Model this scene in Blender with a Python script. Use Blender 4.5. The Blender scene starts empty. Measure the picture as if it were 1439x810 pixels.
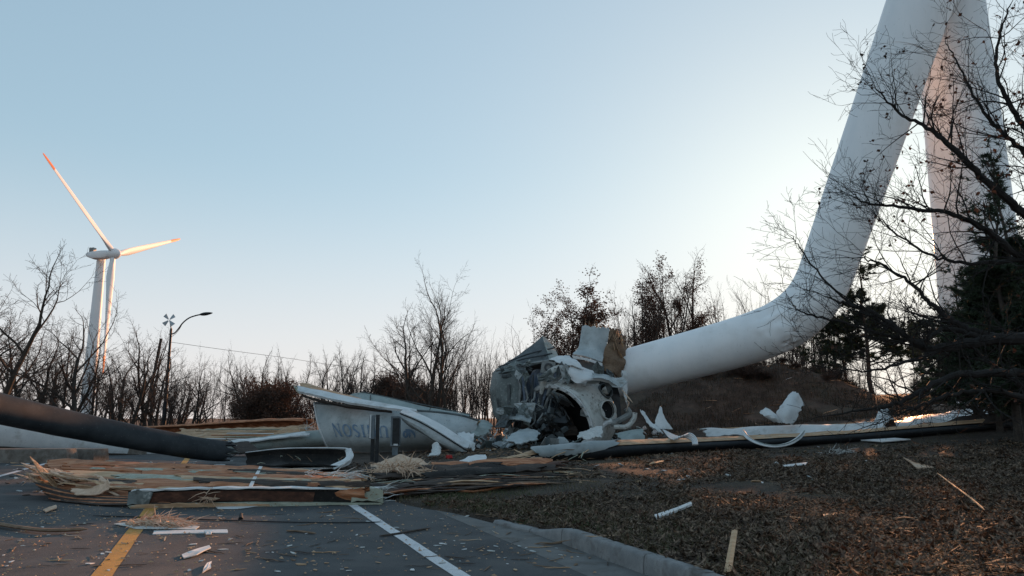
import bpy, bmesh, math, random
import numpy as np
from mathutils import Vector, Matrix, noise as mnoise

R = math.radians
SC = bpy.context.scene
COL = SC.collection

# ------------------------------------------------------------------ camera
F = 1040.0            # focal length in photo pixels (photo 1439 x 810)
CX, CY = 719.5, 405.0
PITCH = R(9.9)
EYE = Vector((0, 0, 1.6))
cam_d = bpy.data.cameras.new('camera')
cam = bpy.data.objects.new('camera', cam_d); COL.objects.link(cam)
cam_d.sensor_width = 36.0
cam_d.lens = 36.0 * F / 1439.0
cam_d.clip_start = 0.05; cam_d.clip_end = 6000
cam.location = EYE
cam.rotation_euler = (math.pi / 2 + PITCH, 0, 0)
SC.camera = cam

# ------------------------------------------------------------------ light
SUN_AZ, SUN_EL = R(26.6), R(11.8)     # azimuth clockwise from +Y
world = bpy.data.worlds.new('World'); SC.world = world
world.use_nodes = True
wn, wl = world.node_tree.nodes, world.node_tree.links
wn.clear()
wo = wn.new('ShaderNodeOutputWorld'); bg = wn.new('ShaderNodeBackground')
sky = wn.new('ShaderNodeTexSky'); sky.sky_type = 'NISHITA'; sky.sun_disc = False
sky.sun_elevation = SUN_EL; sky.sun_rotation = SUN_AZ
sky.altitude = 100; sky.air_density = 1.0; sky.dust_density = 0.6; sky.ozone_density = 2.5
gam = wn.new('ShaderNodeGamma'); gam.inputs[1].default_value = 0.35      # the photo's soft tone curve, over the whole sky
hs = wn.new('ShaderNodeHueSaturation'); hs.inputs['Saturation'].default_value = 1.3
tint = wn.new('ShaderNodeMix'); tint.data_type = 'RGBA'; tint.blend_type = 'MULTIPLY'
tint.inputs[0].default_value = 1.0; tint.inputs[7].default_value = (0.885, 0.955, 0.935, 1)
# low pink haze all round the horizon
wtc = wn.new('ShaderNodeTexCoord'); wsx = wn.new('ShaderNodeSeparateXYZ'); wmr = wn.new('ShaderNodeMapRange')
wmr.interpolation_type = 'SMOOTHSTEP'
wmr.inputs[1].default_value = -0.02; wmr.inputs[2].default_value = 0.34; wmr.inputs[3].default_value = 0.75; wmr.inputs[4].default_value = 0.0
wl.new(wtc.outputs['Generated'], wsx.inputs[0]); wl.new(wsx.outputs[2], wmr.inputs[0])
pink = wn.new('ShaderNodeMix'); pink.data_type = 'RGBA'; pink.inputs[7].default_value = (5.75, 5.25, 5.45, 1)
wl.new(sky.outputs[0], gam.inputs[0]); wl.new(gam.outputs[0], hs.inputs['Color']); wl.new(hs.outputs[0], tint.inputs[6])
sclw = wn.new('ShaderNodeMix'); sclw.data_type = 'RGBA'; sclw.blend_type = 'MULTIPLY'; sclw.inputs[0].default_value = 1.0; sclw.inputs[7].default_value = (3.1, 3.1, 3.1, 1)
wl.new(tint.outputs[2], sclw.inputs[6])
wl.new(wmr.outputs[0], pink.inputs[0]); wl.new(sclw.outputs[2], pink.inputs[6])
wl.new(pink.outputs[2], bg.inputs[0]); wl.new(bg.outputs[0], wo.inputs[0])
bg.inputs[1].default_value = 0.1
sun_d = bpy.data.lights.new('sun', 'SUN'); sun_d.energy = 5.0; sun_d.angle = R(0.6)
sun_d.color = (1.0, 0.46, 0.22)
sun = bpy.data.objects.new('sun', sun_d); COL.objects.link(sun)
to_sun = Vector((math.sin(SUN_AZ) * math.cos(SUN_EL), math.cos(SUN_AZ) * math.cos(SUN_EL), math.sin(SUN_EL)))
sun.rotation_euler = (-to_sun).to_track_quat('-Z', 'Y').to_euler()
sun.location = (30, 60, 40)
SC.view_settings.view_transform = 'Standard'; SC.view_settings.look = 'None'
SC.view_settings.gamma = 1.0; SC.view_settings.use_curve_mapping = False
SC.view_settings.exposure = 0.62
SC.cycles.max_bounces = 6; SC.cycles.transparent_max_bounces = 8
SC.cycles.use_adaptive_sampling = True

# ------------------------------------------------------------------ terrain function
YAW = R(21.4)
DS = Vector((-math.sin(YAW), math.cos(YAW), 0))     # along the road
DU = Vector((math.cos(YAW), math.sin(YAW), 0))      # across, to the right
UK = 4.20                                           # kerb face
def su(x, y): return (-math.sin(YAW) * x + math.cos(YAW) * y, math.cos(YAW) * x + math.sin(YAW) * y)
def from_su(s, u, z=0.0): return DS * s + DU * u + Vector((0, 0, z))
def smooth(a, b, t):
    t = min(1.0, max(0.0, (t - a) / (b - a))); return t * t * (3 - 2 * t)
def kerb_u(s):
    return UK - 0.20 * smooth(9.7, 11.0, s) - 0.8 * smooth(11.0, 14.5, s)
def height(x, y):
    s, u = su(x, y)
    k = u - kerb_u(s)
    v = 0.0
    if k > 0.1:
        edge = smooth(0.1, 0.16, k) * (0.155 - 0.11 * smooth(8.8, 11.0, s))
        v = edge + 0.028 * k + 0.05 * max(0.0, k - 12) * smooth(12, 22, k)
        v = v * smooth(0.1, 0.5, k) + edge * (1 - smooth(0.1, 0.5, k))
        v += 0.05 * mnoise.noise(Vector((x * .35, y * .35, 0))) * smooth(0.6, 3, k)
        v += 0.025 * mnoise.noise(Vector((x * 1.3, y * 1.3, 3))) * smooth(0.4, 2, k)
        # embankment behind the wreck
        hx, hy = (x - 13.0) / 8.5, (y - 47.0) / 5.5
        v += 3.15 * math.exp(-(hx * hx * hx * hx + hy * hy)) * (1 + .14 * mnoise.noise(Vector((x * .5, y * .5, 9))) + .10 * mnoise.noise(Vector((x * 1.4, y * 1.4, 4))) + .05 * mnoise.noise(Vector((x * 3.1, y * 3.1, 4))))
    else:
        v = -0.03
        kl = -7.2 - u
        if kl > 0:
            v = -0.03 + 0.03 * min(kl, 3) + 0.05 * mnoise.noise(Vector((x * .4, y * .4, 0))) * smooth(0, 2, kl)
    dist = math.hypot(x, y)
    far = smooth(75, 150, dist)
    v = v * (1 - far) - 4.0 * far
    return v

# ------------------------------------------------------------------ pixel helpers
def ray(px, py):
    a, b = (px - CX) / F, (CY - py) / F
    return Vector((a, math.cos(PITCH) - b * math.sin(PITCH), math.sin(PITCH) + b * math.cos(PITCH)))
def Q(px, py, d):
    """the point on the ray through a photo pixel at the distance y = d"""
    r = ray(px, py); return EYE + r * (d / r.y)
def G(px, py, lift=0.0, dmax=140.0):
    """where the ray through a photo pixel meets the ground"""
    r = ray(px, py); r = r / r.y
    d = 2.0
    while d < dmax:
        p = EYE + r * d
        if p.z <= height(p.x, p.y): break
        d *= 1.01
    lo, hi = d / 1.01, d
    for _ in range(12):
        m = (lo + hi) / 2; p = EYE + r * m
        if p.z <= height(p.x, p.y): hi = m
        else: lo = m
    p = EYE + r * hi
    return Vector((p.x, p.y, max(height(p.x, p.y), 0.0 if su(p.x, p.y)[1] < UK else -1) + lift))
def ground(x, y):
    h = height(x, y)
    s, u = su(x, y)
    return max(h, 0.006) if -7.2 < u < kerb_u(s) else h

# ------------------------------------------------------------------ materials
MATS = {}
def make_mat(name, stops, scale=4.0, rough=0.7, bump=0.2, bscale=40.0, stretch=(1, 1, 1), detail=6.0,
             metallic=0.0, spec=0.3, speck=None, dirt=None, bdist=0.02, transl=0.0, coat=0.0, seed_obj=True):
    m = bpy.data.materials.new(name); m.use_nodes = True
    nt = m.node_tree; n, l = nt.nodes, nt.links
    p = n['Principled BSDF']
    tc = n.new('ShaderNodeTexCoord'); mp = n.new('ShaderNodeMapping')
    mp.inputs['Scale'].default_value = stretch
    l.new(tc.outputs['Object'], mp.inputs['Vector'])
    nz = n.new('ShaderNodeTexNoise'); nz.inputs['Scale'].default_value = scale
    nz.inputs['Detail'].default_value = detail; nz.inputs['Roughness'].default_value = 0.62
    if seed_obj:
        oi = n.new('ShaderNodeObjectInfo'); ad = n.new('ShaderNodeVectorMath'); ad.operation = 'ADD'
        ml = n.new('ShaderNodeVectorMath'); ml.operation = 'SCALE'; ml.inputs['Scale'].default_value = 37.0
        cb = n.new('ShaderNodeCombineXYZ'); l.new(oi.outputs['Random'], cb.inputs[0]); l.new(oi.outputs['Random'], cb.inputs[1])
        l.new(cb.outputs[0], ml.inputs[0]); l.new(mp.outputs[0], ad.inputs[0]); l.new(ml.outputs[0], ad.inputs[1])
        vec = ad.outputs[0]
    else:
        vec = mp.outputs[0]
    l.new(vec, nz.inputs['Vector'])
    cr = n.new('ShaderNodeValToRGB'); l.new(nz.outputs[0], cr.inputs[0])
    e = cr.color_ramp.elements
    while len(e) < len(stops): e.new(0.5)
    for el, (pos, c) in zip(e, stops):
        el.position = pos; el.color = (*c, 1)
    col = cr.outputs[0]
    if speck:      # (scale, threshold, colour, softness)
        sc_, th, c, so = speck
        n2 = n.new('ShaderNodeTexNoise'); n2.inputs['Scale'].default_value = sc_; n2.inputs['Detail'].default_value = 3
        l.new(vec, n2.inputs['Vector'])
        mr = n.new('ShaderNodeMapRange'); mr.inputs[1].default_value = th; mr.inputs[2].default_value = th + so
        l.new(n2.outputs[0], mr.inputs[0])
        mx = n.new('ShaderNodeMix'); mx.data_type = 'RGBA'
        l.new(mr.outputs[0], mx.inputs[0]); l.new(col, mx.inputs[6]); mx.inputs[7].default_value = (*c, 1)
        col = mx.outputs[2]
    if dirt:
        sc_, th, c, so = dirt
        n2 = n.new('ShaderNodeTexNoise'); n2.inputs['Scale'].default_value = sc_; n2.inputs['Detail'].default_value = 8
        n2.inputs['Roughness'].default_value = 0.7
        l.new(tc.outputs['Object'], n2.inputs['Vector'])
        mr = n.new('ShaderNodeMapRange'); mr.inputs[1].default_value = th; mr.inputs[2].default_value = th + so
        l.new(n2.outputs[0], mr.inputs[0])
        mx = n.new('ShaderNodeMix'); mx.data_type = 'RGBA'
        l.new(mr.outputs[0], mx.inputs[0]); l.new(col, mx.inputs[6]); mx.inputs[7].default_value = (*c, 1)
        col = mx.outputs[2]
    l.new(col, p.inputs['Base Color'])
    p.inputs['Roughness'].default_value = rough; p.inputs['Metallic'].default_value = metallic
    p.inputs['Specular IOR Level'].default_value = spec
    if coat: p.inputs['Coat Weight'].default_value = coat
    if bump:
        nb = n.new('ShaderNodeTexNoise'); nb.inputs['Scale'].default_value = bscale; nb.inputs['Detail'].default_value = 5
        l.new(vec, nb.inputs['Vector'])
        b = n.new('ShaderNodeBump'); b.inputs['Strength'].default_value = bump; b.inputs['Distance'].default_value = bdist
        l.new(nb.outputs[0], b.inputs['Height']); l.new(b.outputs[0], p.inputs['Normal'])
    if transl:
        tr = n.new('ShaderNodeBsdfTranslucent'); l.new(col, tr.inputs[0])
        ms = n.new('ShaderNodeMixShader'); ms.inputs[0].default_value = transl
        l.new(p.outputs[0], ms.inputs[1]); l.new(tr.outputs[0], ms.inputs[2])
        l.new(ms.outputs[0], n['Material Output'].inputs[0])
    MATS[name] = m
    return m

EXTRA = 1
g3 = lambda v, t=(1, 1, 1): (v * t[0], v * t[1], v * t[2])
make_mat('asphalt', [(.28, (.032, .036, .040)), (.5, (.055, .060, .064)), (.75, (.090, .095, .098))], scale=.9, rough=.85, bump=.6, bscale=170, bdist=.006,
         speck=(230, .60, (.16, .16, .16), .08), dirt=(.45, .52, (.085, .080, .074), .25), seed_obj=False)
make_mat('gutter_concrete', [(.3, (.10, .105, .105)), (.7, (.17, .17, .165))], scale=3, rough=.9, bump=.4, bscale=120, bdist=.006,
         speck=(160, .60, (.08, .07, .06), .1), dirt=(1.2, .5, (.07, .06, .05), .2), seed_obj=False)
make_mat('kerb_concrete', [(.3, (.15, .16, .165)), (.7, (.25, .255, .255))], scale=5, rough=.9, bump=.5, bscale=90, bdist=.006,
         speck=(90, .62, (.10, .10, .10), .08), dirt=(2.5, .52, (.09, .085, .08), .18))
make_mat('white_road_paint', [(.3, (.50, .52, .54)), (.7, (.68, .69, .70))], scale=6, rough=.7, bump=.5, bscale=170, bdist=.004,
         speck=(120, .60, (.10, .105, .11), .06), dirt=(3, .56, (.22, .22, .22), .2), seed_obj=False)
make_mat('yellow_road_paint', [(.3, (.42, .20, .03)), (.7, (.55, .28, .05))], scale=6, rough=.7, bump=.5, bscale=170, bdist=.004,
         speck=(120, .58, (.10, .09, .07), .06), dirt=(3, .54, (.20, .13, .06), .2), seed_obj=False)
make_mat('soil', [(.25, (.018, .013, .010)), (.5, (.042, .031, .024)), (.75, (.092, .070, .053))], scale=1.6, rough=.95, bump=.9, bscale=14, bdist=.06,
         speck=(38, .60, (.14, .11, .085), .1), dirt=(.25, .5, (.050, .048, .034), .2), seed_obj=False)
make_mat('tower_paint', [(.3, (.74, .76, .77)), (.7, (.81, .815, .815))], scale=.7, rough=.42, bump=.05, bscale=3, spec=.4, stretch=(3, 3, .25),
         speck=(5, .66, (.52, .52, .50), .12), dirt=(.6, .54, (.60, .60, .58), .3))
make_mat('gelcoat', [(.3, (.50, .53, .54)), (.7, (.64, .66, .66))], scale=2.0, rough=.5, bump=.12, bscale=9, spec=.4,
         speck=(22, .66, (.22, .22, .21), .08), dirt=(1.1, .52, (.30, .30, .28), .22))
make_mat('grey_cover', [(.3, (.30, .345, .36)), (.7, (.46, .50, .505))], scale=1.5, rough=.55, bump=.15, bscale=8,
         speck=(14, .64, (.17, .18, .18), .1), dirt=(1.0, .52, (.22, .235, .225), .2))
make_mat('green_grey_cover', [(.3, (.20, .25, .245)), (.7, (.32, .37, .36))], scale=1.5, rough=.6, bump=.15, bscale=8,
         speck=(12, .60, (.13, .15, .14), .12), dirt=(.9, .5, (.16, .175, .16), .2))
make_mat('dark_cover', [(.3, (.05, .062, .066)), (.7, (.11, .125, .13))], scale=2, rough=.6, bump=.2, bscale=10,
         speck=(12, .62, (.19, .20, .20), .1), dirt=(1.2, .55, (.06, .05, .045), .2))
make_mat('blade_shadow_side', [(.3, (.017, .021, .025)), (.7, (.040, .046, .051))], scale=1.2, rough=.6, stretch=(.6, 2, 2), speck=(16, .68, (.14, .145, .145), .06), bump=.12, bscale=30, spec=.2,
         dirt=(.8, .55, (.025, .026, .027), .3))  # shade on the blade is put into this dark, cool base colour
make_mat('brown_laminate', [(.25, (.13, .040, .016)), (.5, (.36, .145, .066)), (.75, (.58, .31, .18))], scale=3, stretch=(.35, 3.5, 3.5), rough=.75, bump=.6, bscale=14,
         bdist=.03, speck=(9, .66, (.44, .36, .28), .08), dirt=(1.2, .58, (.08, .035, .022), .15))  # brown laminate, warmed so the colour carries orange sunlight on the slab
make_mat('tan_laminate', [(.25, (.22, .13, .07)), (.5, (.42, .27, .16)), (.75, (.58, .43, .29))], scale=3, stretch=(.35, 3, 3), rough=.75, bump=.5, bscale=18, bdist=.02,
         speck=(10, .62, (.46, .48, .42), .08), dirt=(1.5, .55, (.14, .09, .06), .15))
make_mat('green_edge', [(.3, (.22, .25, .20)), (.7, (.42, .44, .35))], scale=5, rough=.6, bump=.3, bscale=25,
         speck=(20, .60, (.20, .14, .09), .1), dirt=(2, .55, (.20, .17, .12), .2))
make_mat('dark_laminate', [(.3, (.022, .018, .016)), (.7, (.07, .052, .042))], scale=4, stretch=(.4, 3, 3), rough=.8, bump=.5, bscale=20, bdist=.02,
         speck=(11, .63, (.16, .11, .08), .1))
make_mat('torn_fibre', [(.3, (.52, .36, .25)), (.7, (.80, .62, .47))], scale=9, rough=.8, bump=.2, bscale=60, transl=.25)
make_mat('pale_fibre', [(.3, (.50, .52, .50)), (.7, (.74, .75, .73))], scale=9, rough=.7, bump=.2, bscale=60, transl=.2)
make_mat('balsa', [(.3, (.36, .22, .12)), (.7, (.58, .42, .27))], scale=6, stretch=(.5, 3, 3), rough=.8, bump=.4, bscale=30)
make_mat('stick_wood', [(.3, (.10, .065, .042)), (.7, (.24, .165, .11))], scale=8, stretch=(.5, 3, 3), rough=.85, bump=.4, bscale=30)
make_mat('cast_metal', [(.3, (.42, .44, .42)), (.7, (.58, .585, .56))], scale=1.6, rough=.55, bump=.15, bscale=14, spec=.35,
         speck=(7, .62, (.15, .145, .13), .05), dirt=(1.6, .53, (.26, .25, .22), .15))
make_mat('dark_metal', [(.3, (.020, .024, .027)), (.7, (.060, .068, .074))], scale=4, rough=.5, bump=.2, bscale=20, spec=.4)
make_mat('blue_metal', [(.3, (.075, .105, .15)), (.7, (.15, .185, .24))], scale=3, rough=.5, bump=.15, bscale=20, spec=.4,
         dirt=(2, .55, (.05, .05, .055), .2))
make_mat('mid_metal', [(.3, (.15, .165, .165)), (.7, (.27, .285, .28))], scale=3, rough=.5, bump=.15, bscale=20, spec=.4,
         dirt=(2, .52, (.07, .07, .065), .2))
make_mat('black_rubber', [(.3, (.010, .011, .012)), (.7, (.022, .024, .026))], scale=6, rough=.6, bump=.1)
make_mat('void_shade', [(.3, (.006, .007, .008)), (.7, (.014, .014, .015))], scale=6, rough=.9, bump=.1)  # shade inside openings, put into a near-black colour
make_mat('letter_blue', [(.3, (.10, .17, .26)), (.7, (.16, .24, .33))], scale=6, rough=.5, bump=0, speck=(30, .60, (.42, .46, .47), .1))
make_mat('turbine_white', [(.3, (.72, .73, .74)), (.7, (.80, .80, .80))], scale=.2, rough=.5, bump=0, spec=.3)
make_mat('orange_tip', [(.3, (.70, .16, .05)), (.7, (.80, .22, .07))], scale=.3, rough=.5, bump=0)
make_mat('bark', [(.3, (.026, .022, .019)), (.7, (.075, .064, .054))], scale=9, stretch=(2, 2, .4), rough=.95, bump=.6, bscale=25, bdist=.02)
make_mat('twig', [(.3, (.040, .031, .027)), (.7, (.085, .066, .056))], scale=9, rough=.95, bump=0)
make_mat('dead_leaf', [(.3, (.034, .020, .015)), (.5, (.070, .040, .028)), (.75, (.14, .078, .052))], scale=1.5, rough=.8, bump=0, transl=.18)
make_mat('pine_needle', [(.3, (.018, .030, .018)), (.7, (.045, .066, .034))], scale=1.2, rough=.7, bump=0, transl=.12)
make_mat('litter_leaf', [(.3, (.022, .014, .010)), (.5, (.078, .052, .036)), (.68, (.25, .18, .125))], scale=17, detail=1.0, rough=.85, bump=.1, bscale=60, transl=.1,
         dirt=(.5, .58, (.13, .055, .032), .12), seed_obj=False)
make_mat('dry_grass', [(.3, (.055, .055, .028)), (.55, (.10, .088, .048)), (.75, (.20, .165, .095))], scale=4, rough=.85, bump=0, transl=.2, seed_obj=False)
make_mat('green_grass', [(.3, (.030, .058, .022)), (.7, (.075, .115, .042))], scale=3, rough=.85, bump=0, transl=.2, seed_obj=False)
make_mat('post_black', [(.3, (.012, .014, .016)), (.7, (.030, .033, .036))], scale=6, rough=.55, bump=.1)
make_mat('post_grey', [(.3, (.10, .13, .15)), (.7, (.17, .20, .22))], scale=6, rough=.5, bump=.1)
make_mat('block_concrete', [(.3, (.13, .115, .10)), (.7, (.24, .215, .19))], scale=4, rough=.95, bump=.5, bscale=40, dirt=(2, .5, (.09, .07, .055), .2))
make_mat('solar_blue', [(.3, (.34, .40, .44)), (.7, (.44, .50, .53))], scale=4, rough=.5, bump=0)
make_mat('red_plastic', [(.3, (.40, .02, .02)), (.7, (.50, .03, .03))], scale=4, rough=.5, bump=0)
make_mat('cable_white', [(.3, (.55, .57, .57)), (.7, (.68, .69, .69))], scale=4, rough=.5, bump=0)

make_mat('bank_grass', [(.3, (.020, .017, .012)), (.55, (.045, .036, .025)), (.75, (.10, .08, .055))], scale=3, rough=.9, bump=0, seed_obj=False)
make_mat('near_black', [(.3, (.006, .006, .006)), (.7, (.020, .018, .016))], scale=5, rough=.85, bump=.5, bscale=18, bdist=.03, speck=(14, .66, (.07, .055, .04), .08))  # near-black tone; carries the shade of the burst shell's hollow
make_mat('straw', [(.3, (.07, .05, .03)), (.55, (.15, .115, .07)), (.75, (.30, .235, .15))], scale=7, rough=.85, bump=0, seed_obj=False, transl=.15)
make_mat('rust_web', [(.3, (.030, .014, .010)), (.55, (.075, .032, .020)), (.75, (.16, .075, .045))], scale=6, stretch=(1, 2, 2), rough=.8, bump=.4, bscale=20)
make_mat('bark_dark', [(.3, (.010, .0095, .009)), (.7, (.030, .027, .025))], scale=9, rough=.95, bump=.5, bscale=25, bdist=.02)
make_mat('mid_cover', [(.3, (.10, .125, .125)), (.7, (.19, .22, .22))], scale=1.8, rough=.55, bump=.15, bscale=10, speck=(10, .60, (.32, .35, .34), .1), dirt=(1.3, .52, (.06, .065, .06), .15))
make_mat('flap_paint', [(.3, (.20, .235, .245)), (.7, (.31, .345, .35))], scale=1.8, rough=.55, bump=.15, bscale=10, dirt=(1.3, .52, (.15, .16, .155), .2))
# ------------------------------------------------------------------ mesh builder
class MB:
    def __init__(self): self.v = []; self.f = []; self.smooth = True
    def add(self, vs, fs):
        o = len(self.v); self.v.extend([tuple(p) for p in vs]); self.f.extend([tuple(i + o for i in q) for q in fs]); return self
    def box(self, c, size, rot=None, taper=1.0):
        x, y, z = size[0] / 2, size[1] / 2, size[2] / 2
        vs = [Vector((sx * x * (taper if sz > 0 else 1), sy * y * (taper if sz > 0 else 1), sz * z)) for sz in (-1, 1) for sy in (-1, 1) for sx in (-1, 1)]
        if rot is not None: vs = [rot @ p for p in vs]
        c = Vector(c)
        return self.add([p + c for p in vs], [(0, 2, 3, 1), (4, 5, 7, 6), (0, 1, 5, 4), (2, 6, 7, 3), (0, 4, 6, 2), (1, 3, 7, 5)])
    def tube(self, pts, rad, sides=8, caps=True, flat=1.0, up=None):
        pts = [Vector(p) for p in pts]; n = len(pts)
        if not hasattr(rad, '__len__'): rad = [rad] * n
        o = len(self.v); vs = self.v
        ref = Vector(up) if up is not None else None
        prev = None
        for i, p in enumerate(pts):
            t = pts[min(i + 1, n - 1)] - pts[max(i - 1, 0)]
            if t.length < 1e-9: t = Vector((0, 0, 1))
            t.normalize()
            if ref is not None: a = t.cross(ref)
            elif prev is None:
                a = t.cross(Vector((0, 0, 1)) if abs(t.z) < .9 else Vector((1, 0, 0)))
            else: a = prev - t * prev.dot(t)
            if a.length < 1e-6: a = t.cross(Vector((1, .3, .2)))
            a.normalize(); prev = a
            b = t.cross(a)
            for k in range(sides):
                w = 2 * math.pi * k / sides
                q = p + a * (math.cos(w) * rad[i]) + b * (math.sin(w) * rad[i] * flat)
                vs.append((q.x, q.y, q.z))
        for i in range(n - 1):
            for k in range(sides):
                k2 = (k + 1) % sides
                self.f.append((o + i * sides + k, o + i * sides + k2, o + (i + 1) * sides + k2, o + (i + 1) * sides + k))
        if caps:
            self.f.append(tuple(o + k for k in range(sides))[::-1])
            self.f.append(tuple(o + (n - 1) * sides + k for k in range(sides)))
        return self
    def rings(self, rings, close=True, caps=(False, False)):
        """loft between rings of points"""
        o = len(self.v); m = len(rings[0])
        for r in rings: self.v.extend([tuple(p) for p in r])
        for i in range(len(rings) - 1):
            for k in range(m if close else m - 1):
                k2 = (k + 1) % m
                self.f.append((o + i * m + k, o + i * m + k2, o + (i + 1) * m + k2, o + (i + 1) * m + k))
        if caps[0]: self.f.append(tuple(o + k for k in range(m))[::-1])
        if caps[1]: self.f.append(tuple(o + (len(rings) - 1) * m + k for k in range(m)))
        return self
    def build(self, name, mat, parent=None, smooth=True, angle=35, base=None):
        v = np.array(self.v, dtype=np.float64)
        if parent is not None: off = np.array(parent['base'] if 'base' in parent else parent.location)
        elif base is not None: off = np.array(base)
        else:
            mn, mx = v.min(0), v.max(0); off = np.array([(mn[0] + mx[0]) / 2, (mn[1] + mx[1]) / 2, mn[2]])
        me = bpy.data.meshes.new(name)
        me.from_pydata((v - off).tolist(), [], self.f)
        me.update()
        if smooth:
            try:
                me.shade_smooth(); me.set_sharp_from_angle(angle=R(angle))
            except Exception: pass
        me.materials.append(MATS[mat])
        o = bpy.data.objects.new(name, me); COL.objects.link(o)
        if parent is not None:
            o.parent = parent
            o['base'] = [float(c) for c in off]
            o.location = (0, 0, 0)
        else:
            o.location = off
            o['base'] = [float(c) for c in off]
        return o

def tag(o, label, cat, group=None):
    o['label'] = label; o['category'] = cat
    if group: o['group'] = group
    return o
def thing(name, label, cat, loc, group=None):
    o = bpy.data.objects.new(name, None); COL.objects.link(o)
    o.location = loc; o.empty_display_size = .2
    o['base'] = [float(c) for c in loc]
    return tag(o, label, cat, group)
def struct(o): o['kind'] = 'structure'; return o
def stuff(o, label=None, cat=None):
    o['kind'] = 'stuff'
    if label: o['label'] = label; o['category'] = cat
    return o
def copy_tree(o, loc, rotz=0.0, scale=(1, 1, 1), parent=None, rot=None):
    c = o.copy(); COL.objects.link(c)
    if parent is None:
        c.location = loc; c.rotation_euler = rot if rot is not None else (0, 0, rotz)
        c.scale = scale
    else: c.parent = parent
    for ch in o.children: copy_tree(ch, None, parent=c)
    return c

# surfaces from rows of points, smoothed, given a thickness
def catmull(P, t):
    n = len(P) - 1
    x = min(max(t, 0), 1) * n; i = min(int(x), n - 1); f = x - i
    p1, p2 = P[i], P[i + 1]
    p0 = P[i - 1] if i > 0 else p1 * 2 - p2
    p3 = P[i + 2] if i + 2 <= n else p2 * 2 - p1
    return 0.5 * ((2 * p1) + (p2 - p0) * f + (2 * p0 - 5 * p1 + 4 * p2 - p3) * f * f + (3 * p1 - p0 - 3 * p2 + p3) * f ** 3)
def surf(rows, a, b):
    return catmull([catmull(r, a) for r in rows], b)
def sheet(rows, nu=14, nv=8, thick=.03, rag=(0, 0, 0, 0), wav=0.0, wsc=1.0, seed=0, linear=False):
    """rows: lists of 3-D points; rag: raggedness in metres of the a=0, a=1, b=0, b=1 edges"""
    rng = random.Random(seed)
    rows = [[Vector(p) for p in r] for r in rows]
    def S(a, b): return surf(rows, a, b)
    P = []; N = []
    la = max((S(1, .5) - S(0, .5)).length, .05); lb = max((S(.5, 1) - S(.5, 0)).length, .05)
    for j in range(nv + 1):
        row = []; nr = []
        for i in range(nu + 1):
            a, b = i / nu, j / nv
            if i == 0: a += rng.random() ** 2 * rag[0] / la
            if i == nu: a -= rng.random() ** 2 * rag[1] / la
            if j == 0: b += rng.random() ** 2 * rag[2] / lb
            if j == nv: b -= rng.random() ** 2 * rag[3] / lb
            p = S(a, b)
            e = .02
            du = S(min(a + e, 1), b) - S(max(a - e, 0), b); dv = S(a, min(b + e, 1)) - S(a, max(b - e, 0))
            nn = du.cross(dv)
            nn = nn.normalized() if nn.length > 1e-9 else Vector((0, 0, 1))
            if wav: p = p + nn * (wav * mnoise.noise(p * wsc + Vector((seed * 3.1, seed, 0))))
            row.append(p); nr.append(nn)
        P.append(row); N.append(nr)
    m = MB(); W = nu + 1; T = W * (nv + 1)
    vs = [P[j][i] for j in range(nv + 1) for i in range(W)] + [P[j][i] - N[j][i] * thick for j in range(nv + 1) for i in range(W)]
    fs = []
    for j in range(nv):
        for i in range(nu):
            k = j * W + i
            fs.append((k, k + 1, k + W + 1, k + W)); fs.append((T + k, T + k + W, T + k + W + 1, T + k + 1))
    for i in range(nu):
        fs.append((i, T + i, T + i + 1, i + 1)); k = nv * W + i; fs.append((k, k + 1, T + k + 1, T + k))
    for j in range(nv):
        k = j * W; fs.append((k, k + W, T + k + W, T + k)); k = j * W + nu; fs.append((k, T + k, T + k + W, k + W))
    m.add(vs, fs)
    return m
def slab(outline, thick=.03, wav=.0, seed=0, normal=None):
    """an irregular flat piece: outline of 3-D points, with a thickness"""
    P = [Vector(p) for p in outline]; c = sum(P, Vector()) / len(P)
    nn = Vector()
    for i in range(len(P)): nn += (P[i] - c).cross(P[(i + 1) % len(P)] - c)
    nn = nn.normalized() if nn.length > 1e-9 else Vector((0, 0, 1))
    rng = random.Random(seed)
    Q2 = []
    for i in range(len(P)):
        a, b = P[i], P[(i + 1) % len(P)]
        Q2.append(a); Q2.append((a + b) / 2 + (b - a).cross(nn) * rng.uniform(-.022, .022))
    mid = [c + (p - c) * .55 + nn * rng.uniform(-wav, wav) for p in Q2]
    m = MB(); n = len(Q2)
    top = Q2 + mid + [c + nn * rng.uniform(-wav, wav)]
    bot = [p - nn * thick for p in top]
    K = len(top); fs = []
    for i in range(n):
        j = (i + 1) % n
        fs += [(i, j, n + j, n + i), (n + i, n + j, 2 * n), (K + j, K + i, K + n + i, K + n + j), (K + n + j, K + n + i, K + 2 * n), (j, i, K + i, K + j)]
    m.add(top + bot, fs)
    return m

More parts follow.
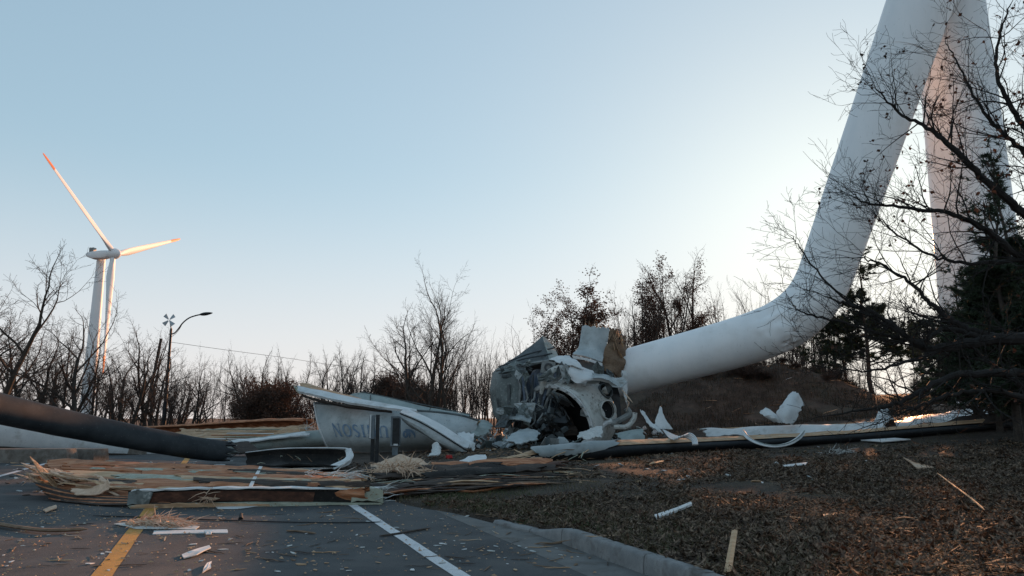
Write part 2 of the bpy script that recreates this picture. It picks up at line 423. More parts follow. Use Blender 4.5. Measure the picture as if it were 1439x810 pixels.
# ================================================================== SETTING
def build_ground():
    us = [-3000, -1200, -600, -300, -160, -100, -70, -50, -38, -30, -24, -20, -17, -15, -13, -12, -11.4, -11, -10, -8, -6, -4, -2, -1, -.3, 0.05, 0.1, 0.13, 0.16, 0.22, 0.3, .4, .5]
    x = .5
    while x < 46: x += .33 if x < 16 else .6; us.append(x)
    us += [50, 56, 64, 75, 90, 120, 160, 240, 400, 800, 1600, 3200]
    ss = [-400, -120, -50, -25, -14, -8, -4, -2, -1, 0]
    x = 0.0
    while x < 60: x += .33 if x < 26 else .7; ss.append(x)
    ss += [63, 67, 72, 78, 85, 95, 110, 130, 160, 220, 400, 800, 1600, 3500]
    m = MB(); W = len(us)
    for s in ss:
        ku = kerb_u(s)
        for k in us:
            p = from_su(s, k + ku); p.z = height(p.x, p.y); m.v.append(tuple(p))
    for j in range(len(ss) - 1):
        for i in range(W - 1):
            a = j * W + i; m.f.append((a, a + 1, a + W + 1, a + W))
    struct(m.build('ground', 'soil', base=(0, 0, 0)))
build_ground()

def strip(name, u0, u1, s0, s1, z, mat, n=60, wob=0.0):
    m = MB(); rng = random.Random(5)
    for i in range(n + 1):
        s = s0 + (s1 - s0) * i / n
        m.v.append(tuple(from_su(s, (u0 if not callable(u0) else u0(s)) + rng.uniform(-wob, wob), z)))
        m.v.append(tuple(from_su(s, (u1 if not callable(u1) else u1(s)) + rng.uniform(-wob, wob), z)))
    for i in range(n): m.f.append((2 * i, 2 * i + 1, 2 * i + 3, 2 * i + 2))
    return struct(m.build(name, mat, base=(0, 0, 0), smooth=False))
strip('road', -7.2, 3.62, -20, 110, 0.0, 'asphalt')
strip('gutter', lambda s: 3.62, lambda s: max(kerb_u(s) + .05, 3.64), -20, 60, 0.002, 'gutter_concrete')
strip('edge_line', 2.34, 2.50, -20, 95, 0.006, 'white_road_paint', n=240, wob=.006)
strip('centre_line', -1.10, -.90, -20, 95, 0.006, 'yellow_road_paint', n=240, wob=.006)
strip('far_edge_line', -5.56, -5.40, -20, 95, 0.006, 'white_road_paint', n=240, wob=.006)

def build_kerb():
    root = bpy.data.objects.new('kerb', None); COL.objects.link(root); root.location = from_su(5, UK); root['base'] = list(root.location)
    struct(root)
    rng = random.Random(3)
    s = -7.0
    while s < 10.9:
        L = 1.0
        m = MB(); rings = []
        jit = rng.uniform(-.008, .008); jz = rng.uniform(-.006, .006)
        for i in range(6):
            t = s + .005 + (L - .010) * i / 5
            h = 0.195 - 0.14 * smooth(8.8, 10.0, t) + jz
            w = .17; ku = kerb_u(t) + jit
            prof = [(0, -.1), (0.004, h * .5), (.012, h - .03), (.022, h - .012), (.04, h), (w - .02, h), (w, h - .02), (w, -.1)]
            rings.append([from_su(t, ku + a + rng.uniform(-.002, .002), b + rng.uniform(-.002, .002)) for a, b in prof])
        m.rings(rings, caps=(True, True))
        m.build('kerb_stone', 'kerb_concrete', root)
        s += L
build_kerb()

# ------------------------------------------------------------------ collapsed turbine tower
def dented_tube(pts, rads, sides=48, n=80, dents=(), flats=None, ragged0=0, ragged1=0, seed=1, close0=False):
    P = [Vector(p) for p in pts]
    rings = []; prev = None; rng = random.Random(seed)
    nr = len(rads) - 1
    for i in range(n + 1):
        t = i / n
        p = catmull(P, t); e = .006
        tg = (catmull(P, min(t + e, 1)) - catmull(P, max(t - e, 0))).normalized()
        x = t * nr; k = min(int(x), nr - 1); r = rads[k] + (rads[k + 1] - rads[k]) * (x - k)
        fl = 1.0
        if flats:
            k = min(int(t * (len(flats) - 1)), len(flats) - 2); fl = flats[k] + (flats[k + 1] - flats[k]) * (t * (len(flats) - 1) - k)
        a = tg.cross(Vector((0, -1, 0))) if prev is None else prev - tg * prev.dot(tg)
        a.normalize(); prev = a; b = tg.cross(a)
        ring = []
        for q in range(sides):
            w = 2 * math.pi * q / sides
            pp = p + a * (math.cos(w) * r / max(fl, .3) ** .5) + b * (math.sin(w) * r * fl)
            for (dc, dr, depth, freq) in dents:
                d = (pp - dc).length
                if d < dr:
                    g = (1 - (d / dr) ** 2) ** 2
                    pp = pp - (pp - p).normalized() * depth * g * (0.6 + 0.7 * mnoise.noise(pp * freq))
            if i == 0 and ragged0: pp += tg * rng.random() * ragged0
            if i == n and ragged1: pp -= tg * rng.random() * ragged1
            ring.append(pp)
        rings.append(ring)
    m = MB(); m.rings(rings)
    return m

def build_collapsed_tower():
    b = Q(1393, 545, 36.2); b.z = height(b.x, b.y)
    t = thing('collapsed_turbine_tower', 'huge pale steel wind turbine tower snapped and folded over onto the ground', 'tower', b)
    zt = 28.5
    m = MB()
    rings = []
    for i in range(25):
        z = b.z - .6 + (zt - b.z + .6) * i / 24
        r = 1.93 - .0135 * (z - b.z)
        fl = 1 - .62 * smooth(24.5, zt, z)
        c = Vector((b.x, b.y - .9 * smooth(25, zt, z), z))
        rings.append([c + Vector((math.cos(w) * r / fl ** .45, math.sin(w) * r * fl, 0)) for w in [2 * math.pi * k / 56 for k in range(56)]])
    m.rings(rings)
    st = m.build('standing_stump', 'tower_paint', t)
    for z in (6.2, 15.4):       # section joints
        m = MB(); r = 1.93 - .0135 * (z - b.z) + .012
        m.rings([[Vector((b.x + math.cos(w) * (r + d), b.y + math.sin(w) * (r + d), z + dz)) for w in [2 * math.pi * k / 56 for k in range(56)]] for d, dz in ((-.03, -.05), (0, -.05), (0, .05), (-.03, .05))])
        m.build('section_joint', 'tower_paint', st)
    m = MB(); m.rings([[Vector((b.x + math.cos(w) * r, b.y + math.sin(w) * r, b.z + dz)) for w in [2 * math.pi * k / 40 for k in range(40)]] for r, dz in ((2.6, -.5), (2.6, .22), (2.52, .3), (1.5, .3))])
    m.build('foundation_collar', 'block_concrete', t)
    for z in (3.4, 9.2, 12.2, 18.4, 21.2, 24.0):       # weld seams
        m = MB(); r = 1.93 - .0135 * (z - b.z) + .004
        m.rings([[Vector((b.x + math.cos(w) * (r + d), b.y + math.sin(w) * (r + d), z + dz)) for w in [2 * math.pi * k / 56 for k in range(56)]] for d, dz in ((-.03, -.02), (0.004, -.012), (0.004, .012), (-.03, .02))])
        m.build('weld_seam', 'mid_metal' if False else 'tower_paint', st)
    # upper tower hanging down from the fold
    path = [Vector((b.x, b.y - 1.0, zt - .1)), Q(1330, -95, 34.2), Q(1294, 0, 33.6), Q(1256, 110, 33.6), Q(1216, 225, 33.7), Q(1183, 320, 33.8), Q(1158, 392, 34.0)]
    m = dented_tube(path, [1.75, 1.60, 1.50, 1.42, 1.34, 1.27, 1.22], n=70, flats=[.38, .75, .95, 1, 1, 1, 1])
    fs_ = m.build('folded_section', 'tower_paint', t)
    for f in (.22, .34, .46, .58, .70, .82, .94):
        p = catmull(path, f); tg = (catmull(path, f + .01) - catmull(path, f - .01)).normalized(); rr_ = [1.75, 1.60, 1.50, 1.42, 1.34, 1.27, 1.22]
        x = f * 6; r = rr_[int(x)] + (rr_[min(int(x) + 1, 6)] - rr_[int(x)]) * (x - int(x))
        a = tg.cross(Vector((0, -1, 0))).normalized(); bb = tg.cross(a)
        m = MB(); m.rings([[p + tg * dz + a * (math.cos(w) * (r + d)) + bb * (math.sin(w) * (r + d)) for w in [2 * math.pi * k / 56 for k in range(56)]] for d, dz in ((-.03, -.03), (.008, -.014), (.008, .014), (-.03, .03))])
        m.build('weld_seam', 'tower_paint', fs_)
    path2 = [path[-1] + (path[-2] - path[-1]) * .05, Q(1147, 412, 34.05), Q(1132, 432, 34.2), Q(1109, 451, 34.4), Q(1078, 467, 34.6), Q(1030, 483, 35.0), Q(960, 502, 35.6), Q(880, 523, 36.2), Q(862, 528, 36.3)]
    cr = Q(1092, 443, 33.6); cr2 = Q(1112, 487, 33.7)
    m = dented_tube(path2, [1.218, 1.2, 1.2, 1.2, 1.19, 1.17, 1.13, 1.08, 1.07], n=170, sides=96,
                    dents=[(cr, 1.25, .24, 1.9), (cr2, .7, .22, 4.5), (Q(1070, 440, 33.6), .8, .14, 2.5), (Q(1120, 462, 33.3), .6, .12, 3.5), (Q(1150, 425, 33.2), .7, -.06, 3.0), (Q(1075, 470, 33.3), .9, .07, 3.0)], ragged1=.25)
    m.build('fallen_section', 'tower_paint', t)
    return t
build_collapsed_tower()

# ------------------------------------------------------------------ standing wind turbine far left
def build_turbine():
    D = 245.0
    H = Q(160, 357, D)
    top = Q(142.5, 362, D + 4)
    gz = height(top.x, top.y)
    t = thing('wind_turbine', 'white three bladed wind turbine with orange blade tips standing beyond the trees', 'wind turbine', (top.x, top.y, gz))
    m = MB(); rings = []
    for i in range(14):
        f = i / 13; z = gz - 1 + (top.z - gz + 1) * f; r = 2.3 - .95 * f
        rings.append([Vector((top.x + math.cos(w) * r, top.y + math.sin(w) * r, z)) for w in [2 * math.pi * k / 28 for k in range(28)]])
    m.rings(rings); m.build('tower', 'turbine_white', t)
    ax = Vector((.99, -.13, .07)).normalized()
    side = ax.cross(Vector((0, 0, 1))).normalized(); up = side.cross(ax).normalized()
    c0 = H - ax * 1.6
    def sec(d, w, h, dz=0, rnd=.5):
        pts = []
        for k in range(16):
            a = 2 * math.pi * k / 16
            cx_, sx_ = math.cos(a), math.sin(a)
            pts.append(c0 - ax * d + side * (w * math.copysign(abs(cx_) ** rnd, cx_)) + up * (dz + h * math.copysign(abs(sx_) ** rnd, sx_)))
        return pts
    m = MB(); m.rings([sec(-.2, 1.1, 1.1, 0, .9), sec(.6, 1.4, 1.4, 0, .7), sec(2.5, 1.5, 1.4, 0, .35), sec(5.8, 1.45, 1.25, .1, .35), sec(7.4, 1.25, .85, .4, .4), sec(8.0, 1.05, .5, .5, .4)], caps=(True, True))
    nac = m.build('nacelle', 'turbine_white', t)
    m = MB(); m.box(c0 - ax * 6.2 + up * 2.0, (1.6, 1.5, 1.6), Matrix((ax, side, up)).transposed()); m.build('cooler', 'mid_metal', nac, smooth=False)
    m = MB(); m.tube([c0 - ax * 7.2 + up * .8, c0 - ax * 7.2 + up * 3.2], .08, 5); m.build('mast', 'mid_metal', nac)
    m = MB(); rr = []
    for d, r in ((-1.4, 1.0), (-1.2, 1.7), (0, 1.95), (1.0, 1.75), (1.9, 1.2), (2.4, .5), (2.5, .05)):
        rr.append([H + ax * d + side * (math.cos(w) * r) + up * (math.sin(w) * r) for w in [2 * math.pi * k / 20 for k in range(20)]])
    m.rings(rr, caps=(True, True)); m.build('hub', 'turbine_white', t)
    L = 41.5
    for (tx, ty) in ((60, 215), (253.5, 336), (144.5, 527)):
        # image offset gives two components, the blade length the third
        best = None
        for dd in np.linspace(-40, 40, 401):
            T = Q(tx, ty, D + dd)
            if abs((T - H).length - L) < .35:
                c = abs((T - H).normalized().dot(ax))
                if best is None or c < best[0]: best = (c, T)
        if best is None:
            cands = [(abs((Q(tx, ty, D + dd) - H).length - L), dd) for dd in np.linspace(-40, 40, 401)]
            best = (0, Q(tx, ty, D + min(cands)[1]))
        v = (best[1] - H).normalized()
        LL = (best[1] - H).length
        cd = ax.cross(v).normalized()
        def bsec(r, chord, th, tw, n=16):
            cdir = (cd * math.cos(tw) + ax * math.sin(tw)); nd = v.cross(cdir).normalized()
            return [H + v * r + cdir * (chord * (.5 * math.cos(a) - .18 * min(1, chord / 3))) + nd * (th * .5 * math.sin(a) * (1 - .35 * math.cos(a))) for a in [2 * math.pi * k / n for k in range(n)]]
        S = [(1.2, 1.6, 1.6, .2), (2.8, 1.7, 1.6, .35), (5.5, 2.4, 1.2, .45), (8.5, 2.8, .85, .42), (13, 2.5, .65, .3), (20, 2.0, .45, .2), (28, 1.5, .3, .1), (35, 1.1, .2, .05)]
        tipS = [(35, 1.1, .2, .05), (38.5, .95, .13, .02), (LL - .6, .6, .08, 0), (LL, .15, .03, 0)]
        m = MB(); m.rings([bsec(*q) for q in S], caps=(True, False)); bl = m.build('blade', 'turbine_white', t)
        m = MB(); m.rings([bsec(*q) for q in tipS], caps=(False, True)); m.build('blade_tip', 'orange_tip', bl)
build_turbine()

# ------------------------------------------------------------------ street lamp with little wind rotor, leaning pole, wire
def build_lamp():
    D = 50.0
    b = Q(228.5, 615, D); b.z = height(b.x, b.y)
    tp = Q(238.5, 462, D); x0, y0 = b.x, b.y
    t = thing('street_lamp', 'tall black street lamp with curved arm and small wind rotor on top', 'street lamp', b)
    m = MB(); m.tube([(x0, y0, b.z), (x0, y0, b.z + 2.6), (x0, y0, b.z + 2.61), (x0, y0, tp.z)], [.15, .14, .11, .075], 10); m.build('pole', 'post_black', t)
    arm = [Q(x, y, D - .3 * k) for k, (x, y) in enumerate(((238.5, 470), (245, 468.5), (251, 462), (257, 454), (266, 447), (276, 443.5), (284, 442)))]
    m = MB(); m.tube([catmull(arm, k / 24) for k in range(25)], .045, 7); m.build('arm', 'post_black', t)
    h0, h1 = Q(281, 442.5, D - 1.7), Q(298, 440, D - 2.3)
    m = MB(); n = 9
    m.tube([h0.lerp(h1, k / (n - 1)) for k in range(n)], [.05 + .13 * math.sin(math.pi * min(1, (k / (n - 1)) ** .8 * 1.0)) ** .8 for k in range(n)], 10, flat=.6); m.build('lamp_head', 'post_black', t)
    m = MB(); w = [Q(x, y, D - .1) for x, y in ((238, 475), (246, 470), (252, 463), (256, 456))]; m.tube([catmull(w, k / 12) for k in range(13)], .014, 4); m.build('brace_wire', 'post_black', t)
    c = Q(237.5, 450, D - .15)
    m = MB(); m.tube([Vector((x0, y0, tp.z)), c + Vector((0, .1, 0))], .035, 6); rt = m.build('rotor_mast', 'post_black', t)
    for ang in (42, 132, 222, 312):
        a = R(ang); d = Vector((math.cos(a), 0, math.sin(a))); e = Vector((-math.sin(a), .25, math.cos(a)))
        m = MB(); m.add([c + d * .06 + e * .035, c + d * .06 - e * .035, c + d * .46 - e * .15, c + d * .46 + e * .15], [(0, 1, 2, 3)])
        vs = [Vector(p) for p in m.v]; m = MB(); m.rings([vs, [p + Vector((0, .015, 0)) for p in vs]], caps=(True, True)); m.build('rotor_vane', 'solar_blue', rt, smooth=False)
    p0, p1 = Q(206, 578, D + 6), Q(226.5, 476, D + 6)
    dirv = (p0 - p1); k = (p1.z - height(p0.x, p0.y)) / max(p1.z - p0.z, .1); p0 = p1 + dirv * k
    m = MB(); m.tube([p0, p1], [.13, .10], 9); tag(m.build('leaning_pole', 'bark'), 'plain dark pole leaning sideways behind the street lamp', 'pole')
    w = [Q(240, 481, D), Q(310, 491, D + 3), Q(400, 503, D + 8), Q(460, 512, D + 12), Q(585, 529, D + 20)]
    m = MB(); m.tube([catmull(w, k / 30) for k in range(31)], .013, 4); tag(m.build('overhead_wire', 'black_rubber'), 'thin overhead wire running from the street lamp toward the trees', 'wire')
build_lamp()

# ================================================================== WRECK
def qrow(d, *pts):
    return [Q(x, y, (d if len(p) == 0 else p[0])) for (x, y, *p) in pts]
def rev(c, ax, prof, n=40, a0=0.0, a1=2 * math.pi, up=Vector((0, 0, 1))):
    """rings of revolution round an axis; prof: (distance along the axis, radius)"""
    ax = ax.normalized(); s = ax.cross(up).normalized(); u = s.cross(ax)
    full = abs(a1 - a0 - 2 * math.pi) < 1e-6
    N = n if full else n + 1
    return [[c + ax * d + (s * math.cos(a0 + (a1 - a0) * k / n) + u * math.sin(a0 + (a1 - a0) * k / n)) * r for k in range(N)] for d, r in prof], full

def build_nacelle():
    b = Q(790, 612, 35); b.z = height(b.x, b.y)
    t = thing('wrecked_nacelle', 'smashed wind turbine nacelle with its hub, generator and torn cover heaped on the soil', 'nacelle', b)
    # hub: cast body behind a big flange ring, its open mouth toward the road
    rc = Q(783, 600, 34.2); ax = Vector((.62, .72, .30)).normalized()
    m = MB(); rg, cl = rev(rc, ax, [(0, 1.78), (.0, 2.02), (.16, 2.06), (.18, 1.93), (.7, 1.98), (1.5, 1.95), (2.2, 1.8), (2.75, 1.45), (3.05, .9), (3.1, .1)], 64)
    for i, r in enumerate(rg):
        if i > 3:
            for k in range(len(r)): r[k] = r[k] + (r[k] - rc).normalized() * .07 * mnoise.noise(r[k] * 1.3)
    m.rings(rg); hub = m.build('hub_casting', 'cast_metal', t, angle=50)
    from mathutils.bvhtree import BVHTree
    tree = BVHTree.FromPolygons([Vector(v) for v in m.v], m.f)
    m = MB(); rg, cl = rev(rc, ax, [(0, 1.99), (-.10, 2.0), (-.10, 1.86), (0.0, 1.8)], 64); m.rings(rg + [rg[0]]); m.build('flange_ring', 'gelcoat', hub)
    m = MB(); rg, cl = rev(rc, ax, [(.02, 1.80), (.9, 1.74), (.95, .05)], 40); m.rings(rg); m.build('bearing_bore', 'void_shade', hub)  # near-black wall and disc paint the dark inside the mouth
    # bolts round the flange
    s_ = ax.cross(Vector((0, 0, 1))).normalized(); u_ = s_.cross(ax)
    for k in range(10):
        w = R(-12 + 14 * k); c = rc + (s_ * math.cos(w) + u_ * math.sin(w)) * 1.93 - ax * .10
        m = MB(); m.tube([c, c - ax * .08], .045, 6); m.build('bolt', 'mid_metal', hub, smooth=False)
    # cooling ribs inside the mouth
    for k in range(9):
        m = MB(); r0 = 1.62 - .0 * k
        pts = [rc + ax * (.02 + .07 * k) + (s_ * math.cos(w) + u_ * math.sin(w)) * (1.60 - .07 * k) for w in [R(62 + 8 * j - k * 2.0) for j in range(10)]]
        m.tube(pts, .030, 5); m.build('rib', 'mid_metal', hub)
    # openings on the hub's flank
    for (px, py, r, d, dep, mt) in ((851, 577, .40, 34.0, .20, 'cast_metal'), (849, 551, .33, 34.35, .14, 'dark_cover')):
        rd = ray(px, py).normalized(); hit = tree.ray_cast(EYE, rd); c = hit[0]; nn = hit[1] if hit[1].dot(rd) < 0 else -hit[1]
        a2 = (nn * .75 + Vector((.1, -1, .0)) * .45).normalized(); c = c + a2 * (dep - .02)
        if r < .35: pm = c.copy()
        m = MB(); rg, cl = rev(c, a2, [(-dep, r * .97), (0.02, r * .97), (.06, r), (.05, r * 1.12), (-dep * .9, r * 1.14)], 28); m.rings(rg)
        o = m.build('port', mt, hub)
        m = MB(); rg, cl = rev(c, a2, [(-dep + .05, r * .98), (-dep + .06, .02)], 28); m.rings(rg); m.build('port_bottom', 'void_shade', o)
        m = MB(); rg, cl = rev(c, a2, [(-.06, r * .965), (-dep + .08, r * .965)], 28); m.rings(rg); m.build('port_shade', 'void_shade', o)  # near-black disc and sleeve paint the shade within the port
    m = MB(); c = pm; m.tube([c + Vector((0, .1, -.02)), c + Vector((.02, -.05, .02)), c + Vector((.03, -.09, .03))], [.2, .18, .10], 9); m.build('pitch_motor', 'cast_metal', hub)
    for (px, py, d, mt, sd) in ((838, 590, 33.6, 'mid_metal', 4), (826, 580, 33.75, 'grey_cover', 9)):
        c = Q(px, py, d); rng = random.Random(sd)
        out = [c + Vector((math.cos(w) * rng.uniform(.25, .42), rng.uniform(-.05, .05), math.sin(w) * rng.uniform(.2, .36))) for w in [2 * math.pi * k / 7 for k in range(7)]]
        m = slab(out, .08, .06, sd); m.build('cover_plate', mt, hub, smooth=False)
    # pipes at the lower right of the hub
    for pts, r, mt in (([(858, 596), (872, 590), (884, 582), (880, 574)], .14, 'mid_metal'), ([(862, 600), (880, 600), (890, 590), (892, 580)], .12, 'cast_metal'), ([(842, 604), (850, 596), (860, 592)], .13, 'gelcoat')):
        P = [Q(x, y, 33.6) for x, y in pts]; m = MB(); m.tube([catmull(P, k / 14) for k in range(15)], r, 9); m.build('pipe', mt, hub)
    # generator drum and its rings
    g0, g1 = Q(722, 566, 36.0), Q(782, 552, 35.2); ga = (g1 - g0).normalized(); L = (g1 - g0).length
    m = MB(); rg, cl = rev(g0, ga, [(0, .3), (0, .85), (.12, 1.02), (L * .3, 1.05), (L * .32, 1.2), (L * .38, 1.2), (L * .40, 1.08), (L * .62, 1.1), (L * .64, 1.28), (L * .72, 1.28), (L * .74, 1.12), (L, 1.12), (L + .05, .4)], 44)
    m.rings(rg); gen = m.build('generator', 'blue_metal', t)
    sg = ga.cross(Vector((0, 0, 1))).normalized(); ug = sg.cross(ga)
    for k in range(9):
        w = R(195 + 18 * k); c = g0 + ga * (L * .5) + (sg * math.cos(w) + ug * math.sin(w)) * 1.11
        m = MB(); m.box(c, (.5, .10, .12), Matrix((ga, sg, ug)).transposed()); m.build('terminal_box', 'mid_metal', gen, smooth=False)
    # crumpled end housing at the left
    rows = [qrow(35, (692, 524, 35.6), (703, 516, 35.0), (724, 515, 34.6), (742, 516, 34.4)), qrow(35, (689, 548, 35.7), (700, 546, 34.8), (722, 545, 34.3), (742, 545, 34.2)),
            qrow(35, (693, 575, 35.6), (704, 577, 34.9), (722, 578, 34.4), (738, 574, 34.4)), qrow(35, (701, 590, 35.6), (708, 592, 35.2), (722, 591, 34.9), (735, 588, 34.8))]
    m = sheet(rows, 16, 14, .05, (.08, .15, .05, .05), .12, .9, 3); hs_ = m.build('end_housing', 'mid_cover', t)
    rows_n = [[Vector(p) for p in r] for r in rows]
    for k, (a, bb, w, h) in enumerate(((.58, .42, .05, .26), (.33, .62, .035, .3), (.45, .80, .2, .04))):
        def sp(x, y):
            p = surf(rows_n, x, y); q = surf(rows_n, min(x + .02, 1), y) - p; r_ = surf(rows_n, x, min(y + .02, 1)) - p
            nn = q.cross(r_).normalized(); return p + nn * (.04 if nn.y < 0 else -.04) + nn * (.05 if nn.y < 0 else -.05)
        m = slab([sp(a - w / 2, bb - h / 2), sp(a + w / 2, bb - h / 2), sp(a + w / 2, bb + h / 2), sp(a - w / 2, bb + h / 2)], .05, .01, k); m.build('louvre', 'dark_cover', hs_, smooth=False)
    # dark ridge of roof sheet
    m = sheet([qrow(36, (762, 473, 36.4), (740, 490, 36.2), (697, 520, 35.6)), qrow(36, (766, 490, 35.6), (748, 500, 35.3), (700, 523, 34.8)), qrow(36, (772, 507, 34.8), (750, 512, 34.6), (700, 525, 34.4))], 14, 6, .05, (.05, .1, 0, .06), .07, 1.1, 5)
    m.build('roof_sheet', 'dark_cover', t)
    m = sheet([qrow(36, (762, 473, 36.4), (771, 480, 36.8), (781, 494, 37.2)), qrow(36, (766, 490, 35.7), (774, 495, 36.0), (784, 503, 36.4)), qrow(36, (771, 506, 34.9), (779, 506, 35.2), (786, 508, 35.6))], 8, 6, .05, (0, .1, 0, .05), .05, 1.3, 6)
    m.build('roof_sheet', 'green_grey_cover', t)
    for k, pts in enumerate((((697, 521, 34.4), (730, 514, 34.2), (772, 507, 34.3)), ((700, 516, 34.9), (735, 505, 34.8), (776, 497, 35.2)), ((715, 508, 35.3), (745, 497, 35.2), (779, 489, 36)))):
        P = [Q(*p) for p in pts]; m = MB(); m.tube([catmull(P, j / 8) for j in range(9)], .07 if k == 0 else .04, 5); m.build('roof_beam', 'dark_metal' if k else 'mid_metal', t)
    # fan box on top of the generator
    c = Q(770, 517, 34.0); m = MB(); m.box(c, (.62, .5, .56), Matrix.Rotation(.15, 3, 'Y')); fb = m.build('fan_box', 'mid_metal', t, smooth=False)
    m = MB(); rg, _ = rev(c + Vector((.02, -.255, 0)), Vector((0, -1, 0)), [(0, .20), (.06, .20), (.06, .12), (0.01, .11)], 20); m.rings(rg); m.build('fan_ring', 'dark_metal', fb)
    # curved cover straps
    for k, (pts, w, mt) in enumerate(((((760, 556, 33.9), (764, 536, 33.7), (776, 521, 33.6), (797, 511, 33.8)), .16, 'cast_metal'), (((768, 556, 33.8), (776, 540, 33.6), (790, 527, 33.5), (803, 522, 33.6)), .11, 'mid_metal'), (((776, 553, 33.8), (786, 540, 33.6), (800, 531, 33.5)), .10, 'grey_cover'), (((762, 575, 34.0), (760, 556, 33.9), (766, 540, 33.8)), .09, 'dark_metal'))):
        P = [Q(*p) for p in pts]; m = MB(); m.tube([catmull(P, j / 16) for j in range(17)], [w * math.sin(math.pi * (.12 + .76 * j / 16)) for j in range(17)], 7, flat=.35, up=(0, -1, .2)); m.build('cover_strap', mt, t)
    # white torn shells above the hub
    shells = [
        ([qrow(34, (770, 505, 34.3), (785, 500, 34.2), (803, 500, 34.2)), qrow(34, (782, 509, 33.7), (796, 507, 33.6), (812, 510, 33.7)), qrow(34, (796, 514, 33.4), (804, 515, 33.3), (820, 521, 33.4))], 'gelcoat', 11),
        ([qrow(34, (800, 508, 33.9), (828, 520, 33.8), (850, 528, 33.8), (868, 533, 33.9)), qrow(34, (798, 522, 33.2), (820, 530, 33.1), (846, 532, 33.1), (872, 540, 33.3)), qrow(34, (802, 534, 33.2), (812, 539, 33.0), (830, 535, 33.1), (858, 538, 33.2))], 'gelcoat', 12),
        ([qrow(33, (832, 524, 33.3), (850, 527, 33.2), (868, 533, 33.2), (876, 539, 33.3)), qrow(33, (831, 534, 32.9), (848, 533, 32.9), (862, 541, 32.9), (873, 546, 33.0))], 'grey_cover', 13),
        ([qrow(34, (874, 520, 34.2), (880, 522, 34.3), (882, 526, 34.4)), qrow(34, (872, 535, 33.9), (878, 538, 34.0), (880, 548, 34.0)), qrow(34, (874, 548, 33.8), (878, 560, 33.8), (882, 572, 33.8))], 'gelcoat', 14)]
    for rows, mt, sd in shells:
        m = sheet(rows, 12, 8, .04, (.1, .12, .08, .1), .08, 1.5, sd); m.build('cover_shell', mt, t)
    m = sheet([qrow(34, (815, 506, 34.4), (830, 510, 34.3), (848, 514, 34.4)), qrow(34, (814, 520, 34.3), (830, 524, 34.2), (848, 528, 34.3))], 8, 4, .05, wav=.05, seed=2); m.build('dark_skirt', 'dark_cover', t)
    for pts in (((874, 548, 33.5), (884, 560, 33.2), (889, 566, 33.1)), ((878, 560, 33.6), (884, 566, 33.5), (880, 578, 33.4))):
        P = [Q(*p) for p in pts]; m = MB(); m.tube(P, [.03, .05, .01], 5, flat=.5); m.build('torn_strip', 'torn_fibre', t)
    m = sheet([qrow(36, (728, 512, 36.8), (790, 505, 36.8), (868, 520, 36.6)), qrow(36, (726, 560, 36.6), (790, 560, 36.8), (870, 560, 36.6)), qrow(36, (720, 606, 36.6), (790, 606, 36.8), (874, 600, 36.6))], 14, 10, .5, wav=.3, wsc=1.5, seed=31); m.build('dark_backing', 'dark_metal', t)  # dark backing added to close see-through gaps behind the machinery
    rng = random.Random(55)
    for k in range(34):
        x, y = rng.choice(((rng.uniform(695, 790), rng.uniform(505, 530)), (rng.uniform(700, 745), rng.uniform(570, 600)), (rng.uniform(790, 870), rng.uniform(520, 540))))
        c = Q(x, y, rng.uniform(33.0, 33.9)); sz = rng.uniform(.15, .5); n = rng.randint(4, 6)
        e1 = Vector((rng.gauss(0, 1), rng.gauss(0, .5), rng.gauss(0, 1))).normalized(); e2 = e1.cross(Vector((rng.gauss(0, .4), -1, rng.gauss(0, .4)))).normalized()
        out = [c + (e1 * math.cos(w) * sz * rng.uniform(.6, 1.5) + e2 * math.sin(w) * sz * rng.uniform(.3, .9)) for w in [2 * math.pi * j / n + rng.uniform(-.3, .3) for j in range(n)]]
        slab(out, .03, .06, k).build('torn_scrap', rng.choice(('grey_cover', 'mid_cover', 'mid_cover', 'dark_cover', 'dark_cover', 'green_grey_cover')), t, smooth=False)
    for k in range(7):     # gearbox bolts ring and pipework in front of the drum
        P = [Q(728 + 7 * k, 530 + rng.uniform(-4, 4), 34.3), Q(730 + 7 * k + rng.uniform(-4, 4), 548, 34.0), Q(728 + 7 * k + rng.uniform(-6, 6), 570, 34.0), Q(732 + 7 * k, 590, 34.1)]
        m = MB(); m.tube([catmull(P, j / 12) for j in range(13)], rng.uniform(.03, .07), 6); m.build('pipe', rng.choice(('blue_metal', 'dark_metal', 'mid_metal')), t)
    # hanging cables and bent tubes in the dark between drum and hub
    rng = random.Random(21)
    for k in range(26):
        x, y = rng.uniform(728, 792), rng.uniform(545, 575); d = rng.uniform(33.7, 34.4)
        P = [Q(x + rng.uniform(-6, 6) * j, y + 11 * j + rng.uniform(-6, 6), d - .08 * j) for j in range(5)]
        if P[-1].z < height(P[-1].x, P[-1].y): P[-1].z = height(P[-1].x, P[-1].y)
        m = MB(); m.tube([catmull(P, j / 10) for j in range(11)], rng.choice((.02, .03, .045)), 5); m.build('cable', rng.choice(('black_rubber', 'black_rubber', 'dark_metal', 'mid_metal')), t)
    for k in range(20):
        x, y = rng.uniform(705, 795), rng.uniform(578, 606); c = Q(x, y, rng.uniform(33.6, 34.8))
        rot = Matrix.Rotation(rng.uniform(-1, 1), 3, 'X') @ Matrix.Rotation(rng.uniform(-1.5, 1.5), 3, 'Z') @ Matrix.Rotation(rng.uniform(-.6, .6), 3, 'Y')
        m = MB(); m.box(c, (rng.uniform(.3, 1.0), rng.uniform(.15, .5), rng.uniform(.15, .45)), rot, rng.uniform(.7, 1)); m.build('machine_block', rng.choice(('dark_metal', 'dark_cover', 'mid_metal', 'dark_metal')), t, smooth=False)
